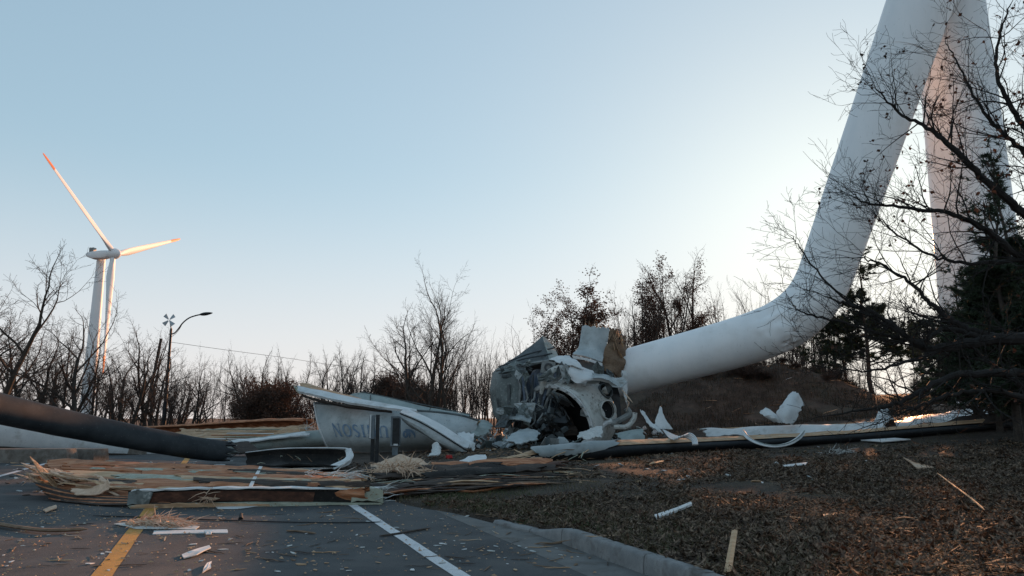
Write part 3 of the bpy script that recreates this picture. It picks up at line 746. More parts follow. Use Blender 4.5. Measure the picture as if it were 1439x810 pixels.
    for k in range(26):
        x, y = rng.uniform(752, 794), rng.uniform(556, 612); c = Q(x, y, rng.uniform(32.9, 33.6))
        rot = Matrix.Rotation(rng.uniform(-1, 1), 3, 'X') @ Matrix.Rotation(rng.uniform(-1.5, 1.5), 3, 'Z') @ Matrix.Rotation(rng.uniform(-.8, .8), 3, 'Y')
        m = MB(); m.box(c, (rng.uniform(.15, .7), rng.uniform(.06, .25), rng.uniform(.06, .3)), rot, rng.uniform(.5, 1)); m.build('machine_block', rng.choice(('dark_metal', 'dark_cover', 'dark_metal', 'near_black')), t, smooth=False)
    m = sheet([qrow(35, (735, 588, 35.6), (765, 592, 35.4), (800, 590, 35.3)), qrow(35, (733, 612, 34.3), (765, 614, 33.9), (812, 614, 33.7))], 12, 6, .3, wav=.35, wsc=1.8, seed=8); m.build('dark_soil_heap', 'dark_laminate', t)  # dark lumps filling the lower interior
    return t
build_nacelle()

def build_blade_stub():
    b = Q(845, 530, 35.0)
    t = thing('blade_stub', 'upright broken blade root with splintered brown core behind the hub', 'blade stub', b)
    rows = [qrow(35, (819, 456, 35.2), (836, 459, 34.9), (857, 460, 35.0)), qrow(35, (816, 476, 35.1), (833, 478, 34.8), (853, 482, 34.9)), qrow(35, (813, 490, 34.9), (830, 492, 34.6), (849, 497, 34.7)), qrow(35, (804, 499, 34.2), (824, 503, 34.0), (846, 510, 34.2))]
    m = sheet(rows, 16, 14, .06, (.02, .02, .12, .03), .02, 1.0, 1); m.build('outer_skin', 'grey_cover', t)
    m = sheet([qrow(34, (804, 499.5, 34.15), (824, 503.5, 33.95), (846, 510.5, 34.15)), qrow(34, (806, 504, 34.15), (824, 507, 33.95), (846, 515, 34.15))], 8, 2, .05, seed=3); m.build('skin_lip', 'gelcoat', t)
    rows = [qrow(35, (857, 460, 35.0), (866, 466, 35.3), (875, 474, 35.8)), qrow(35, (853, 483, 34.9), (864, 486, 34.9), (877, 492, 35.5)), qrow(35, (848, 500, 34.7), (862, 503, 34.6), (876, 510, 35.2)), qrow(35, (845, 520, 34.6), (858, 526, 34.4), (872, 534, 35.0))]
    m = sheet(rows, 14, 18, .12, (.05, .2, .3, .12), .2, 2.6, 7); core = m.build('splintered_core', 'stick_wood', t)
    rng = random.Random(9)
    for k in range(26):
        x, y = rng.uniform(856, 874), rng.uniform(466, 500); c = Q(x, y, rng.uniform(34.6, 35.1)); L = rng.uniform(.3, 1.0)
        d = Vector((rng.uniform(-.3, .5), rng.uniform(-.4, .1), rng.uniform(.4, 1))).normalized()
        m = MB(); m.tube([c - d * L * .5, c, c + d * L * .5], [.05, .045, .004], 4, flat=.35); m.build('splinter', rng.choice(('tan_laminate', 'balsa', 'balsa', 'dark_laminate')), core, smooth=False)
    for k in range(16):
        a = rng.random(); p = surf([[Vector(q) for q in r] for r in rows][:2], 0, 0).lerp(Q(819, 456, 35.2), a); d = Vector((rng.uniform(-.3, .3), 0, 1))
        m = MB(); m.tube([p - Vector((0, 0, .08)), p + d * rng.uniform(.08, .3)], [.03, .004], 4, flat=.4); m.build('splinter', rng.choice(('balsa', 'tan_laminate', 'brown_laminate')), core, smooth=False)
    m = sheet([qrow(36, (864, 462, 36.0), (874, 466, 36.3)), qrow(36, (868, 490, 35.9), (879, 492, 36.1)), qrow(36, (866, 530, 35.6), (876, 532, 35.8))], 6, 12, .1, (.1, .2, .25, 0), .12, 2, 4); m.build('rear_skin', 'dark_cover', t)
build_blade_stub()

# ------------------------------------------------------------------ lettered nacelle cover panel (lies upside down)
PANEL = None
def build_panel():
    b = G(540, 634)
    t = thing('lettered_cover_panel', 'grey nacelle cover panel lying upside down with blue UNISON lettering', 'cover panel', b)
    rows = [qrow(31, (442, 567, 32.6), (500, 572, 31.9), (570, 577, 31.5), (640, 584, 31.7), (672, 592, 32.2)),
            qrow(31, (447, 592, 32.1), (502, 596, 31.4), (570, 599, 31.0), (640, 603, 31.2), (668, 608, 31.8)),
            qrow(31, (456, 618, 32.0), (508, 619, 31.3), (570, 619, 31.0), (632, 620, 31.2), (660, 621, 31.8)),
            qrow(31, (464, 634, 32.4), (512, 634, 31.9), (570, 633, 31.7), (628, 632, 31.9), (652, 632, 32.3))]
    rows = [[Vector(p) for p in r] for r in rows]
    sh = sheet(rows, 34, 16, .05, (.03, .1, .02, .06), .03, .8, 2)
    sk = sh.build('outer_skin', 'grey_cover', t)
    def S(a, bb, lift=.03):
        p = surf(rows, a, bb); e = .01
        nn = (surf(rows, min(a + e, 1), bb) - surf(rows, max(a - e, 0), bb)).cross(surf(rows, a, min(bb + e, 1)) - surf(rows, a, max(bb - e, 0))).normalized()
        w = .03 * mnoise.noise(p * .8 + Vector((6.2, 2, 0)))
        if nn.y < 0: return p + nn * (w + lift)
        return p + nn * w - nn * (.05 + lift)
    # flanged rim along the top and left edge
    m = MB(); m.tube([S(k / 30, .0, .0) for k in range(31)], .055, 6); m.build('rim', 'dark_cover', sk)
    m = MB(); m.tube([S(0, k / 14, .0) for k in range(15)], .04, 6); m.build('rim', 'gelcoat', sk)
    # letters: strokes with thick and thin limbs; text space 0..1 high
    def arc(cx_, cy_, rx, ry, a0, a1, n=14): return [(cx_ + rx * math.cos(R(a0 + (a1 - a0) * k / n)), cy_ + ry * math.sin(R(a0 + (a1 - a0) * k / n))) for k in range(n + 1)]
    def ribbon(path, ws): return (path, ws if isinstance(ws, list) else [ws] * len(path))
    T, t_ = .17, .07
    glyph = {
        'U': (.86, [ribbon([(.17, 1), (.17, .35)] + arc(.43, .35, .26, .30, 180, 270)[1:], [T, T] + [T - .06 * k / 14 for k in range(14)]), ribbon(arc(.43, .35, .26, .30, 270, 360) + [(.69, 1)], t_ + .02), ribbon([(.02, .98), (.32, .98)], t_ * .8), ribbon([(.56, .98), (.82, .98)], t_ * .8)]),
        'N': (.92, [ribbon([(.16, 0), (.16, 1)], t_), ribbon([(.13, .98), (.75, .03)], T), ribbon([(.76, 0), (.76, 1)], t_), ribbon([(.02, .03), (.30, .03)], t_ * .8), ribbon([(.62, .97), (.90, .97)], t_ * .8), ribbon([(.02, .97), (.2, .97)], t_ * .8)]),
        'I': (.42, [ribbon([(.2, 0), (.2, 1)], T), ribbon([(.04, .97), (.36, .97)], t_ * .8), ribbon([(.04, .03), (.36, .03)], t_ * .8)]),
        'S': (.66, [ribbon(arc(.33, .73, .22, .23, 25, 200, 12) + [(.33, .50)] + arc(.33, .27, .23, .23, 20, -155, 12), [.06] + [.09 + .07 * (k / 12) for k in range(11)] + [.17, .18, .18] + [.16 - .08 * (k / 12) for k in range(12)])]),
        'O': (.98, [ribbon(arc(.48, .5, .37, .45, 0, 360, 32), [.08 + .10 * abs(math.cos(R(360 * k / 32))) for k in range(33)])])}
    hgt = (rows[0][0] - rows[-1][0]).length
    # the word starts right of the posts (a1) and runs to the panel's left edge (a0) because the panel is upside down
    x = 0.0; widths = []
    for ch in 'UNISON': widths.append(x); x += glyph[ch][0] + .12
    total = x - .12
    a_start, a_end, b_top, b_bot = .415, .088, .575, .345       # top of letters points down the picture
    def place(tx, ty): return S(a_start + (a_end - a_start) * tx / total, b_bot + .012 + (b_top - b_bot) * ty, .032)
    def ribbon_mesh(m, path, ws, pl):
        n = len(path); o = len(m.v)
        L, Rr = [], []
        for k, (px_, py_) in enumerate(path):
            q0, q1 = path[max(k - 1, 0)], path[min(k + 1, n - 1)]
            dx, dy = q1[0] - q0[0], q1[1] - q0[1]; dl = math.hypot(dx, dy) or 1; nx, ny = -dy / dl, dx / dl
            L.append(pl(px_ + nx * ws[k] / 2, py_ + ny * ws[k] / 2)); Rr.append(pl(px_ - nx * ws[k] / 2, py_ - ny * ws[k] / 2))
        m.v.extend([tuple(p) for p in L + Rr])
        for k in range(n - 1): m.f.append((o + k, o + k + 1, o + n + k + 1, o + n + k))
    for ch, x0 in zip('UNISON', widths):
        m = MB()
        for path, ws in glyph[ch][1]:
            dense = []; dw = []
            for k in range(len(path) - 1):
                ns = 8 if len(path) < 4 else 1
                for j in range(ns):
                    f = j / ns; dense.append((path[k][0] + (path[k + 1][0] - path[k][0]) * f, path[k][1] + (path[k + 1][1] - path[k][1]) * f)); dw.append(ws[k] + (ws[k + 1] - ws[k]) * f)
            dense.append(path[-1]); dw.append(ws[-1])
            ribbon_mesh(m, dense, dw, lambda u, v, x0=x0: place(x0 + u, v))
        m.build('letter', 'letter_blue', sk, smooth=False)
    # emblem: an oval and two leaf strokes beyond the word
    m = MB(); pl = lambda u, v: S(.485 + .075 * u, .36 + .25 * v, .032)
    ribbon_mesh(m, arc(.22, .62, .13, .22, 0, 360, 20), [.16] * 21, pl)
    for (cx_, rx, w) in ((.30, .34, .20), (.36, .62, .16)):
        pp = arc(cx_ - .12, .85, rx, .62, -85, 5, 12); ribbon_mesh(m, pp, [w * math.sin(math.pi * (.08 + .87 * k / 12)) + .01 for k in range(13)], pl)
    m.build('emblem', 'letter_blue', sk, smooth=False)
    return t
build_panel()

def torn(name, label, cat, rows, mat, group=None, nu=16, nv=6, thick=.04, rag=(.1, .1, .05, .05), wav=.04, wsc=1.2, seed=1, edge=None):
    m = sheet(rows, nu, nv, thick, rag, wav, wsc, seed)
    return tag(m.build(name, mat), label, cat, group)

# pieces of cover and shell round the lettered panel
t = thing('torn_cover_strip', 'long torn shell strip with brown inner face above the lettered panel', 'shell strip', Q(500, 570, 31.3))
rows = [qrow(31, (417, 545, 32.0), (440, 549, 31.8), (480, 558, 31.6), (540, 570, 31.2), (585, 578, 30.9)), qrow(31, (418, 553, 31.5), (442, 558, 31.3), (482, 567, 31.1), (540, 576, 30.8), (588, 581, 30.7))]
sheet(rows, 24, 4, .10, (.25, .1, .04, .06), .03, 1.4, 4).build('white_edge', 'gelcoat', t)
rows = [qrow(32, (420, 538, 32.6), (445, 544, 32.6), (480, 554, 32.4), (512, 564, 32.2)), qrow(31, (422, 546, 32.0), (446, 551, 31.9), (480, 560, 31.7), (514, 568, 31.5))]
sheet(rows, 16, 5, .05, (.2, .3, .12, .05), .05, 1.6, 6).build('brown_face', 'tan_laminate', t)
rows = [qrow(31, (424, 554, 31.5), (450, 561, 31.3), (490, 569, 31.1), (550, 577, 30.9)), qrow(31, (428, 558, 31.6), (452, 565, 31.4), (490, 572, 31.2), (552, 579, 31.0))]
sheet(rows, 20, 3, .08, (.2, .2, .05, .08), .05, 1.4, 5).build('dark_core', 'dark_laminate', t)
P = [Q(414, 543, 32.0), Q(420, 546, 31.8), Q(424, 556, 31.5), Q(419, 552, 31.7)]
slab(P, .1, .05, 3).build('frayed_corner', 'green_edge', t)

cs_ = torn('cover_sheet', 'large grey-green cover sheet with seams leaning behind the lettered panel', 'cover sheet',
     [qrow(33.5, (480, 562, 34.4), (508, 552, 34.4), (560, 563, 34.4), (615, 576, 34.4), (662, 584, 34.6)), qrow(33, (500, 570, 33.5), (540, 578, 33.3), (580, 586, 33.2), (625, 596, 33.2), (668, 602, 33.4)), qrow(33, (540, 590, 32.9), (575, 597, 32.7), (605, 604, 32.6), (640, 613, 32.6), (672, 618, 32.8))],
     'green_grey_cover', nu=30, nv=12, thick=.05, rag=(.15, .3, .04, .1), wav=.06, wsc=.7, seed=12)
for pts in (((521, 556, 34.2), (521, 563, 33.8), (522, 573, 33.3)), ((605, 574, 34.2), (600, 588, 33.3), (594, 602, 32.5)), ((641, 582, 34.3), (648, 594, 33.5), (652, 612, 32.5)), ((508, 551, 34.4), (560, 562, 34.4), (662, 583, 34.6))):
    P = [Q(*p) - Vector((0, .06, -.01)) for p in pts]; m = MB(); m.tube([catmull(P, j / 14) for j in range(15)], .025, 5); m.build('seam', 'dark_cover', cs_)
t = thing('curved_rim_panel', 'white curved rim panel slanting down across the lettered panel', 'cover panel', G(640, 636))
rows = [qrow(30, (568, 575, 30.8), (590, 584, 30.5), (620, 599, 30.2), (662, 626, 30.0)), qrow(30, (562, 581, 30.0), (588, 592, 29.8), (616, 608, 29.6), (657, 634, 29.5))]
sheet(rows, 22, 4, .06, (.02, .15, 0, 0), .015, 1.0, 4).build('white_top', 'gelcoat', t)
rows = [qrow(30, (562, 581.5, 30.0), (588, 592.5, 29.8), (616, 608.5, 29.6), (657, 634.5, 29.5)), qrow(30, (566, 590, 30.0), (588, 602, 29.75), (612, 618, 29.6), (646, 634, 29.6)), qrow(30, (580, 602, 30.3), (600, 612, 30.1), (616, 622, 30.0), (636, 634, 30.0))]
sheet(rows, 22, 6, .04, (.02, .1, 0, .05), .02, 1.0, 5).build('grey_side', 'grey_cover', t)
P = [Q(562, 581.2, 29.93), Q(588, 592.2, 29.72), Q(616, 608.2, 29.52), Q(657, 634.2, 29.42)]
m = MB(); m.tube([catmull(P, k / 24) for k in range(25)], .028, 5); m.build('rubber_seal', 'black_rubber', t)
torn('torn_shell', 'small white torn shell scrap curled up beneath the slanting rim panel', 'shell scrap',
     [qrow(27, (608, 627, 27.6), (614, 623, 27.4), (620, 631, 27.2)), qrow(27, (606, 636, 27.0), (613, 634, 26.8), (621, 637, 26.8)), qrow(27, (600, 641, 26.3), (610, 643, 26.2), (618, 641, 26.4))], 'pale_fibre', nu=8, nv=8, thick=.03, wav=.08, wsc=3, seed=3)
torn('crushed_cover', 'crushed pale cover end at the foot of the slanting rim panel', 'shell scrap',
     [qrow(30, (640, 606, 31.2), (655, 608, 31.0), (668, 612, 31.0)), qrow(30, (642, 618, 30.5), (655, 620, 30.2), (668, 620, 30.4)), qrow(30, (650, 628, 30.0), (658, 632, 29.8), (668, 634, 29.9))], 'gelcoat', nu=10, nv=8, thick=.04, wav=.18, wsc=2.4, seed=15, rag=(.2, .2, .2, .2))

# ------------------------------------------------------------------ posts in front of the panel
b = G(527, 650)
t = thing('marker_post', 'black post with slim grey side box before the lettered panel', 'post', b)
d = b.y
def vpost(m, xl, xr, yt, yb, d, th=.08):
    a, c = Q(xl, yb, d), Q(xr, yb, d); tt = Q(xl, yt, d)
    z0, z1 = a.z, tt.z
    m.box(((a.x + c.x) / 2, d, (z0 + z1) / 2), (c.x - a.x, th, z1 - z0)); return m
m = MB(); vpost(m, 526.5, 531.5, 583, 654, d); m.build('post', 'post_black', t, smooth=False)
m = MB(); vpost(m, 520.5, 525.5, 615, 648, d + .05); m.build('leg', 'post_black', t, smooth=False)
m = MB(); vpost(m, 518.5, 526, 584, 617, d - .05, .12); sbx = m.build('side_box', 'post_grey', t, smooth=False)
m = MB(); vpost(m, 519, 521, 583, 616, d - .125, .02); m.build('box_trim', 'gelcoat', sbx, smooth=False)
b = G(557, 640); d = b.y
t = thing('control_cabinet', 'narrow grey control cabinet on a steel post before the lettered panel', 'cabinet', b)
m = MB(); vpost(m, 551, 559, 622, 643, d); m.build('post', 'post_grey', t, smooth=False)
m = MB(); vpost(m, 549, 562, 586, 627, d - .04, .22); cab = m.build('cabinet', 'post_grey', t, smooth=False)
m = MB(); vpost(m, 551, 561, 588, 625, d - .16, .02); m.build('door', 'post_black', cab, smooth=False)
m = MB(); vpost(m, 553, 559, 624, 626.5, d - .17, .02); m.build('name_plate', 'cable_white', cab, smooth=False)
m = MB(); vpost(m, 550, 561, 585, 587, d - .04, .3); m.build('rain_cap', 'post_grey', cab, smooth=False)

# ================================================================== BROKEN BLADES
def shell(spine, secs, n=24, a0=0.0, a1=360.0, ns=60, rag0=.3, rag1=.3, seed=1, wav=.0, thick=.05, roll=0.0):
    """blade shell along a spine of 3-D points; secs: (t, chord, depth, roll deg); the arc a0..a1 of the aerofoil oval that is left"""
    P = [Vector(p) for p in spine]; rng = random.Random(seed)
    full = a1 - a0 >= 359.9
    outer, inner = [], []
    N = n if full else n + 1
    j0 = [rng.random() * rag0 for _ in range(N)]; j1 = [rng.random() * rag1 for _ in range(N)]
    L = sum((P[i + 1] - P[i]).length for i in range(len(P) - 1))
    for i in range(ns + 1):
        t = i / ns
        k = 0
        while k < len(secs) - 2 and t > secs[k + 1][0]: k += 1
        f = min(1, max(0, (t - secs[k][0]) / max(secs[k + 1][0] - secs[k][0], 1e-6)))
        c, d, r_ = [secs[k][q] + (secs[k + 1][q] - secs[k][q]) * f for q in (1, 2, 3)]
        p = catmull(P, t); tg = (catmull(P, min(t + .01, 1)) - catmull(P, max(t - .01, 0))).normalized()
        sd = tg.cross(Vector((0, 0, 1))).normalized(); up = sd.cross(tg)
        cr, sr = math.cos(R(r_ + roll)), math.sin(R(r_ + roll))
        X = sd * cr + up * sr; Y = up * cr - sd * sr
        o_, i_ = [], []
        for q in range(N):
            w = R(a0 + (a1 - a0) * q / n)
            e = X * (math.cos(w) * c / 2) + Y * (math.sin(w) * d / 2 * (1 - .3 * math.cos(w)))
            pp = p + e
            if wav: pp = pp + e.normalized() * wav * mnoise.noise(pp * 1.4)
            if t < .08: pp = pp + tg * j0[q] * (1 - t / .08)
            if t > .92: pp = pp - tg * j1[q] * ((t - .92) / .08)
            o_.append(pp); i_.append(pp - e.normalized() * thick)
        outer.append(o_); inner.append(i_)
    m = MB(); m.rings(outer, close=full); o = len(m.v)
    m.rings([list(r) for r in inner], close=full)
    base_i = (ns + 1) * N
    # flip inner faces and close the rims
    nf = len(m.f) // 2
    m.f = m.f[:nf] + [tuple(reversed(q)) for q in m.f[nf:]]
    for i in (0, ns):
        for k in range(N if full else N - 1):
            k2 = (k + 1) % N; a, b_ = i * N + k, i * N + k2
            m.f.append((a, b_, b_ + base_i, a + base_i) if i else (b_, a, a + base_i, b_ + base_i))
    if not full:
        for i in range(ns):
            for k in (0, N - 1):
                a, b_ = i * N + k, (i + 1) * N + k; m.f.append((a, b_, b_ + base_i, a + base_i))
    return m

def tuft(m, c, n, L, spread, rng, bias=Vector((0, 0, .3)), r=.008, floor=None):
    for _ in range(n):
        d = (Vector((rng.gauss(0, 1), rng.gauss(0, 1), rng.gauss(0, .6))) * spread + bias)
        d.normalize(); l = L * rng.uniform(.4, 1.1)
        s_ = c + Vector((rng.uniform(-1, 1), rng.uniform(-1, 1), rng.uniform(-.3, .3))) * L * .25
        k = Vector((rng.gauss(0, .25), rng.gauss(0, .25), rng.gauss(0, .2)))
        pts = [s_, s_ + d * l * .5 + k * l * .2, s_ + d * l + k * l * .5 - Vector((0, 0, l * .12))]
        if floor is not None:
            for p in pts: p.z = max(p.z, floor + rng.uniform(0, .02))
        m.tube(pts, [r, r * .9, r * .2], 3, caps=False)
    return m

# ---- dark blade at the left, resting its broken end on the road
e0 = Q(331, 632, 26.4)
sp = [Q(-190, 530, 17.0), Q(-60, 559, 19.2), Q(0, 574.5, 20.4), Q(115, 600, 22.6), Q(230, 622, 24.6), Q(291, 632, 25.7), Q(329, 635, 26.4)]
t = thing('dark_broken_blade', 'dark shadowed rotor blade rising off the road with a snapped end', 'rotor blade', G(315, 646))
m = shell(sp, [(0, .92, .80, 80), (.3, .82, .74, 80), (.6, .76, .68, 80), (.9, .72, .62, 80), (1, .66, .55, 80)], n=36, ns=70, rag0=.1, rag1=.55, seed=3, wav=.012)
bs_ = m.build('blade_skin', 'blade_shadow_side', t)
for off, r_ in ((.10, .010), (-.18, .007)):
    m = MB(); m.tube([catmull(sp, .05 + .9 * k / 60) + Vector((.02, -.375 + abs(off) * .12, off)) for k in range(61)], r_, 4); m.build('seam', 'dark_cover', bs_)
rng = random.Random(4)
for k in range(14):
    c = Q(rng.uniform(322, 334), rng.uniform(618, 640), 26.3); dv = Vector((rng.uniform(.5, 1), rng.uniform(.2, .6), rng.uniform(-.4, .4))).normalized()
    m = MB(); m.tube([c - dv * .2, c + dv * rng.uniform(.1, .35)], [.04, .008], 4, flat=.4); m.build('torn_fibre', rng.choice(('pale_fibre', 'dark_laminate')), t, smooth=False)
# ---- pale blade underneath it
t = thing('pale_fallen_blade', 'pale grey-white rotor blade lying flat beneath the dark blade', 'rotor blade', G(120, 634))
sp = [Q(-160, 600, 27.0), Q(0, 613, 29.5), Q(80, 622, 31), Q(160, 632, 32.6), Q(235, 638, 34)]
m = shell(sp, [(0, 1.4, .65, 70), (.5, 1.15, .5, 70), (.8, .8, .3, 75), (1, .3, .12, 80)], n=28, ns=40, rag0=.1, rag1=.2, seed=5, wav=.02)
m.build('blade_skin', 'gelcoat', t)
P = [Q(-160, 619, 26.4), Q(0, 629, 29), Q(80, 633, 30.6), Q(160, 638.5, 32.2), Q(232, 641, 33.6)]
m = MB(); m.tube([catmull(P, k / 30) + Vector((0, 0, .03 * mnoise.noise(Vector((k * .7, 0, 0))))) for k in range(31)], .045, 5); m.build('dark_seam', 'dark_laminate', t)

# ---- brown blade far behind, and the tubes beside it
t = thing('brown_split_blade', 'long brown split blade half lying behind the dark blade', 'rotor blade', G(330, 624))
sp = [Q(150, 604, 39.5), Q(210, 605, 38.5), Q(280, 603, 37.5), Q(350, 599, 36.5), Q(405, 597, 35.8), Q(437, 598, 35.3)]
m = shell(sp, [(0, .5, .3, 20), (.3, .95, .5, 20), (.7, 1.15, .62, 20), (1, 1.1, .6, 20)], n=22, ns=50, rag0=.4, rag1=.5, seed=7, wav=.05, a0=0, a1=180, thick=.07)
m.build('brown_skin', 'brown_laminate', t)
rows = [qrow(35, (250, 605, 36.6), (320, 603, 35.8), (390, 600, 35.0), (436, 600, 34.6)), qrow(35, (246, 613, 35.8), (320, 612, 35.0), (390, 611, 34.3), (440, 611, 34.0)), qrow(35, (240, 621, 35.0), (320, 621, 34.3), (390, 621, 33.8), (440, 622, 33.5))]
sheet(rows, 30, 8, .06, (.4, .5, .2, .1), .10, 1.2, 9).build('tan_core', 'tan_laminate', t)
for k in range(7):
    y0 = 604 + 2.6 * k; rng = random.Random(50 + k)
    P = [Q(x, y0 + rng.uniform(-1, 1), 34.6 - .12 * k) for x in (260 + rng.uniform(0, 60), 330, 400, 436 - rng.uniform(0, 20))]
    m = MB(); m.tube([catmull(P, j / 10) for j in range(11)], [.05] * 10 + [.01], 4, flat=.5); m.build('torn_ply', ('green_edge', 'tan_laminate', 'gelcoat', 'brown_laminate', 'green_edge', 'gelcoat', 'tan_laminate')[k], t)
rng = random.Random(8); m = MB()
for k in range(6): tuft(m, Q(430 + rng.uniform(-6, 6), 600 + rng.uniform(-4, 12), 34.4), 10, .6, .6, rng, Vector((.8, -.2, .3)), .012)
m.build('frayed_end', 'pale_fibre', t)
sp = [Q(300, 632, 31.0), Q(350, 627, 31.4), Q(400, 621, 31.8), Q(462, 615, 32.4)]
t = thing('grey_blade_tube', 'grey blade spar tube lying behind the black burst shell', 'blade spar', G(380, 634))
m = shell(sp, [(0, .6, .5, 0), (.5, .75, .62, 0), (1, .8, .7, 0)], n=22, ns=30, rag0=.5, rag1=.2, seed=9, wav=.03)
m.build('tube_skin', 'green_grey_cover', t)
rows = [qrow(31, (310, 622, 31.2), (370, 616, 31.4), (436, 607, 31.8)), qrow(31, (312, 626, 30.7), (372, 620, 30.9), (438, 612, 31.3))]
sheet(rows, 18, 3, .05, (.4, .4, .1, .1), .05, 1.5, 3).build('torn_ply', 'gelcoat', t)
torn('broken_board', 'small dark brown board standing on edge between the dark blade end and black shell', 'board',
     [qrow(28, (322, 624, 28.6), (350, 622, 28.4)), qrow(28, (336, 639, 27.6), (367, 636, 27.5))], 'dark_laminate', nu=8, nv=5, thick=.05, rag=(.05, .05, .05, .05), wav=.03)
# ---- black burst shell
t = thing('burst_black_shell', 'black hollow blade shell with a white curled rim beside the brown slab', 'blade shell', G(420, 657))
rows = [qrow(23, (345, 637, 23.9), (380, 632, 24.3), (430, 630, 24.5), (484, 632, 24.6)), qrow(23, (343, 645, 23.9), (380, 643, 24.3), (430, 642, 24.5), (487, 644, 24.6)), qrow(23, (347, 654, 23.7), (382, 653.5, 23.8), (430, 653, 24.0), (484, 654, 24.1)), qrow(23, (352, 657.5, 22.8), (384, 658, 22.6), (430, 657.5, 22.8), (480, 658, 23.2)), qrow(23, (354, 655.5, 22.3), (386, 656, 22.1), (430, 655.5, 22.2), (476, 656, 22.5))]
sheet(rows, 24, 12, .05, (.15, .1, .04, .04), .08, 1.6, 21).build('black_skin', 'near_black', t)  # shade of the hollow inside is put into the skin colour
P = [Q(345, 636, 23.8), Q(400, 630.5, 24.0), Q(470, 630, 24.2), Q(490, 632, 24.2), Q(493, 642, 23.7), Q(488, 652, 23.0), Q(470, 657, 22.6), Q(420, 659, 22.3), Q(380, 661, 22.2)]
m = MB(); m.tube([catmull(P, k / 50) for k in range(51)], [.02 + .035 * math.sin(math.pi * k / 50) for k in range(51)], 6, flat=.6); m.build('white_rim', 'gelcoat', t)
m = sheet([qrow(23, (486, 632, 24.3), (494, 631, 24.0)), qrow(23, (486, 645, 23.6), (496, 644, 23.2)), qrow(23, (462, 656, 22.8), (470, 660, 22.3))], 4, 10, .03, wav=.02, seed=4); m.build('curled_skin', 'gelcoat', t)
rng = random.Random(12)
for k in range(10):
    c = Q(rng.uniform(350, 480), rng.uniform(640, 652), 23.0); dv = Vector((rng.uniform(-.6, .6), -.2, rng.uniform(.1, .6)))
    m = MB(); m.tube([c, c + dv * .2, c + dv * .4 + Vector((.05, 0, -.05))], [.012, .01, .004], 4); m.build('splinter', rng.choice(('stick_wood', 'green_edge')), t)

# ---- big brown slab in front (inside of a blade half, open to the sky)
t = thing('brown_blade_slab', 'broad orange-brown blade half lying open with torn plies on the road', 'blade shell', G(300, 705))
rows = [qrow(17, (66, 650, 18.4), (140, 651, 18.2), (240, 656, 17.6), (340, 661, 17.0), (440, 667, 16.4), (505, 672, 16.0)),
        qrow(16, (60, 662, 17.4), (140, 663, 17.2), (240, 668, 16.6), (340, 672, 16.0), (440, 677, 15.4), (512, 680, 15.1)),
        qrow(15, (62, 680, 15.7), (140, 684, 15.5), (240, 686, 15.1), (340, 688, 14.7), (440, 689, 14.4), (520, 690, 14.2)),
        qrow(14, (72, 700, 14.9), (140, 705, 14.6), (240, 705, 14.4), (340, 704, 14.3), (440, 702, 14.3), (520, 700, 14.3))]
for r in rows:
    for p in r: p.z = max(p.z, .05)
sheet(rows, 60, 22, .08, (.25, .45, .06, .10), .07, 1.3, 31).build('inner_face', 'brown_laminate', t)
rw = [[Vector(p) for p in r] for r in rows]
P = [surf(rw, k / 40, .0) for k in range(41)]
m = MB(); m.tube([p + Vector((0, .03, .02 + .012 * mnoise.noise(Vector((k * .5, 0, 4))))) for k, p in enumerate(P)], [.06 + .02 * mnoise.noise(Vector((k * .8, 1, 1))) for k in range(41)], 6, flat=.7); m.build('green_rim', 'green_edge', t)
rng = random.Random(33)
for k in range(46):            # broad plies, split lengthwise
    a, bb = rng.uniform(0, .7), rng.uniform(.05, .74); L = rng.uniform(.25, .6); w = rng.uniform(.06, .15); a2 = min(a + L, 1.0); up0, up1 = rng.uniform(.04, .09), rng.uniform(.05, .14)
    rws = [[surf(rw, a + (a2 - a) * j / 4, bb) + Vector((0, 0, up0 + rng.uniform(-.01, .03))) for j in range(5)], [surf(rw, a + (a2 - a) * j / 4, min(bb + w * .5, 1)) + Vector((0, 0, (up0 + up1) / 2 + rng.uniform(0, .03))) for j in range(5)], [surf(rw, a + (a2 - a) * j / 4, min(bb + w, 1)) + Vector((0, 0, up1 * .4 + .03)) for j in range(5)]]
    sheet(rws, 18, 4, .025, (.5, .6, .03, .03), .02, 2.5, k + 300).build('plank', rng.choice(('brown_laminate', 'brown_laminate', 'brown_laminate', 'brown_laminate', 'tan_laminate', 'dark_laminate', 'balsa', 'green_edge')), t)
for k in range(16):            # plies and strips lying along the slab
    a, bb = rng.uniform(.02, .75), rng.uniform(.06, .92); L = rng.uniform(.06, .34)
    pts = []
    for j in range(7):
        p = surf(rw, min(a + L * j / 6, 1), min(max(bb + rng.uniform(-.015, .015), 0), 1)); p = p + Vector((0, 0, .05 + .05 * (k % 3) / 2 + rng.uniform(0, .02))); pts.append(p)
    mt = rng.choice(('brown_laminate', 'brown_laminate', 'tan_laminate', 'dark_laminate', 'dark_laminate', 'green_edge', 'balsa'))
    w = rng.uniform(.015, .06)
    m = MB(); m.tube([catmull(pts, j / 12) for j in range(13)], [w * .5] + [w] * 11 + [w * .2], 5, flat=.5); m.build('ply_strip', mt, t)
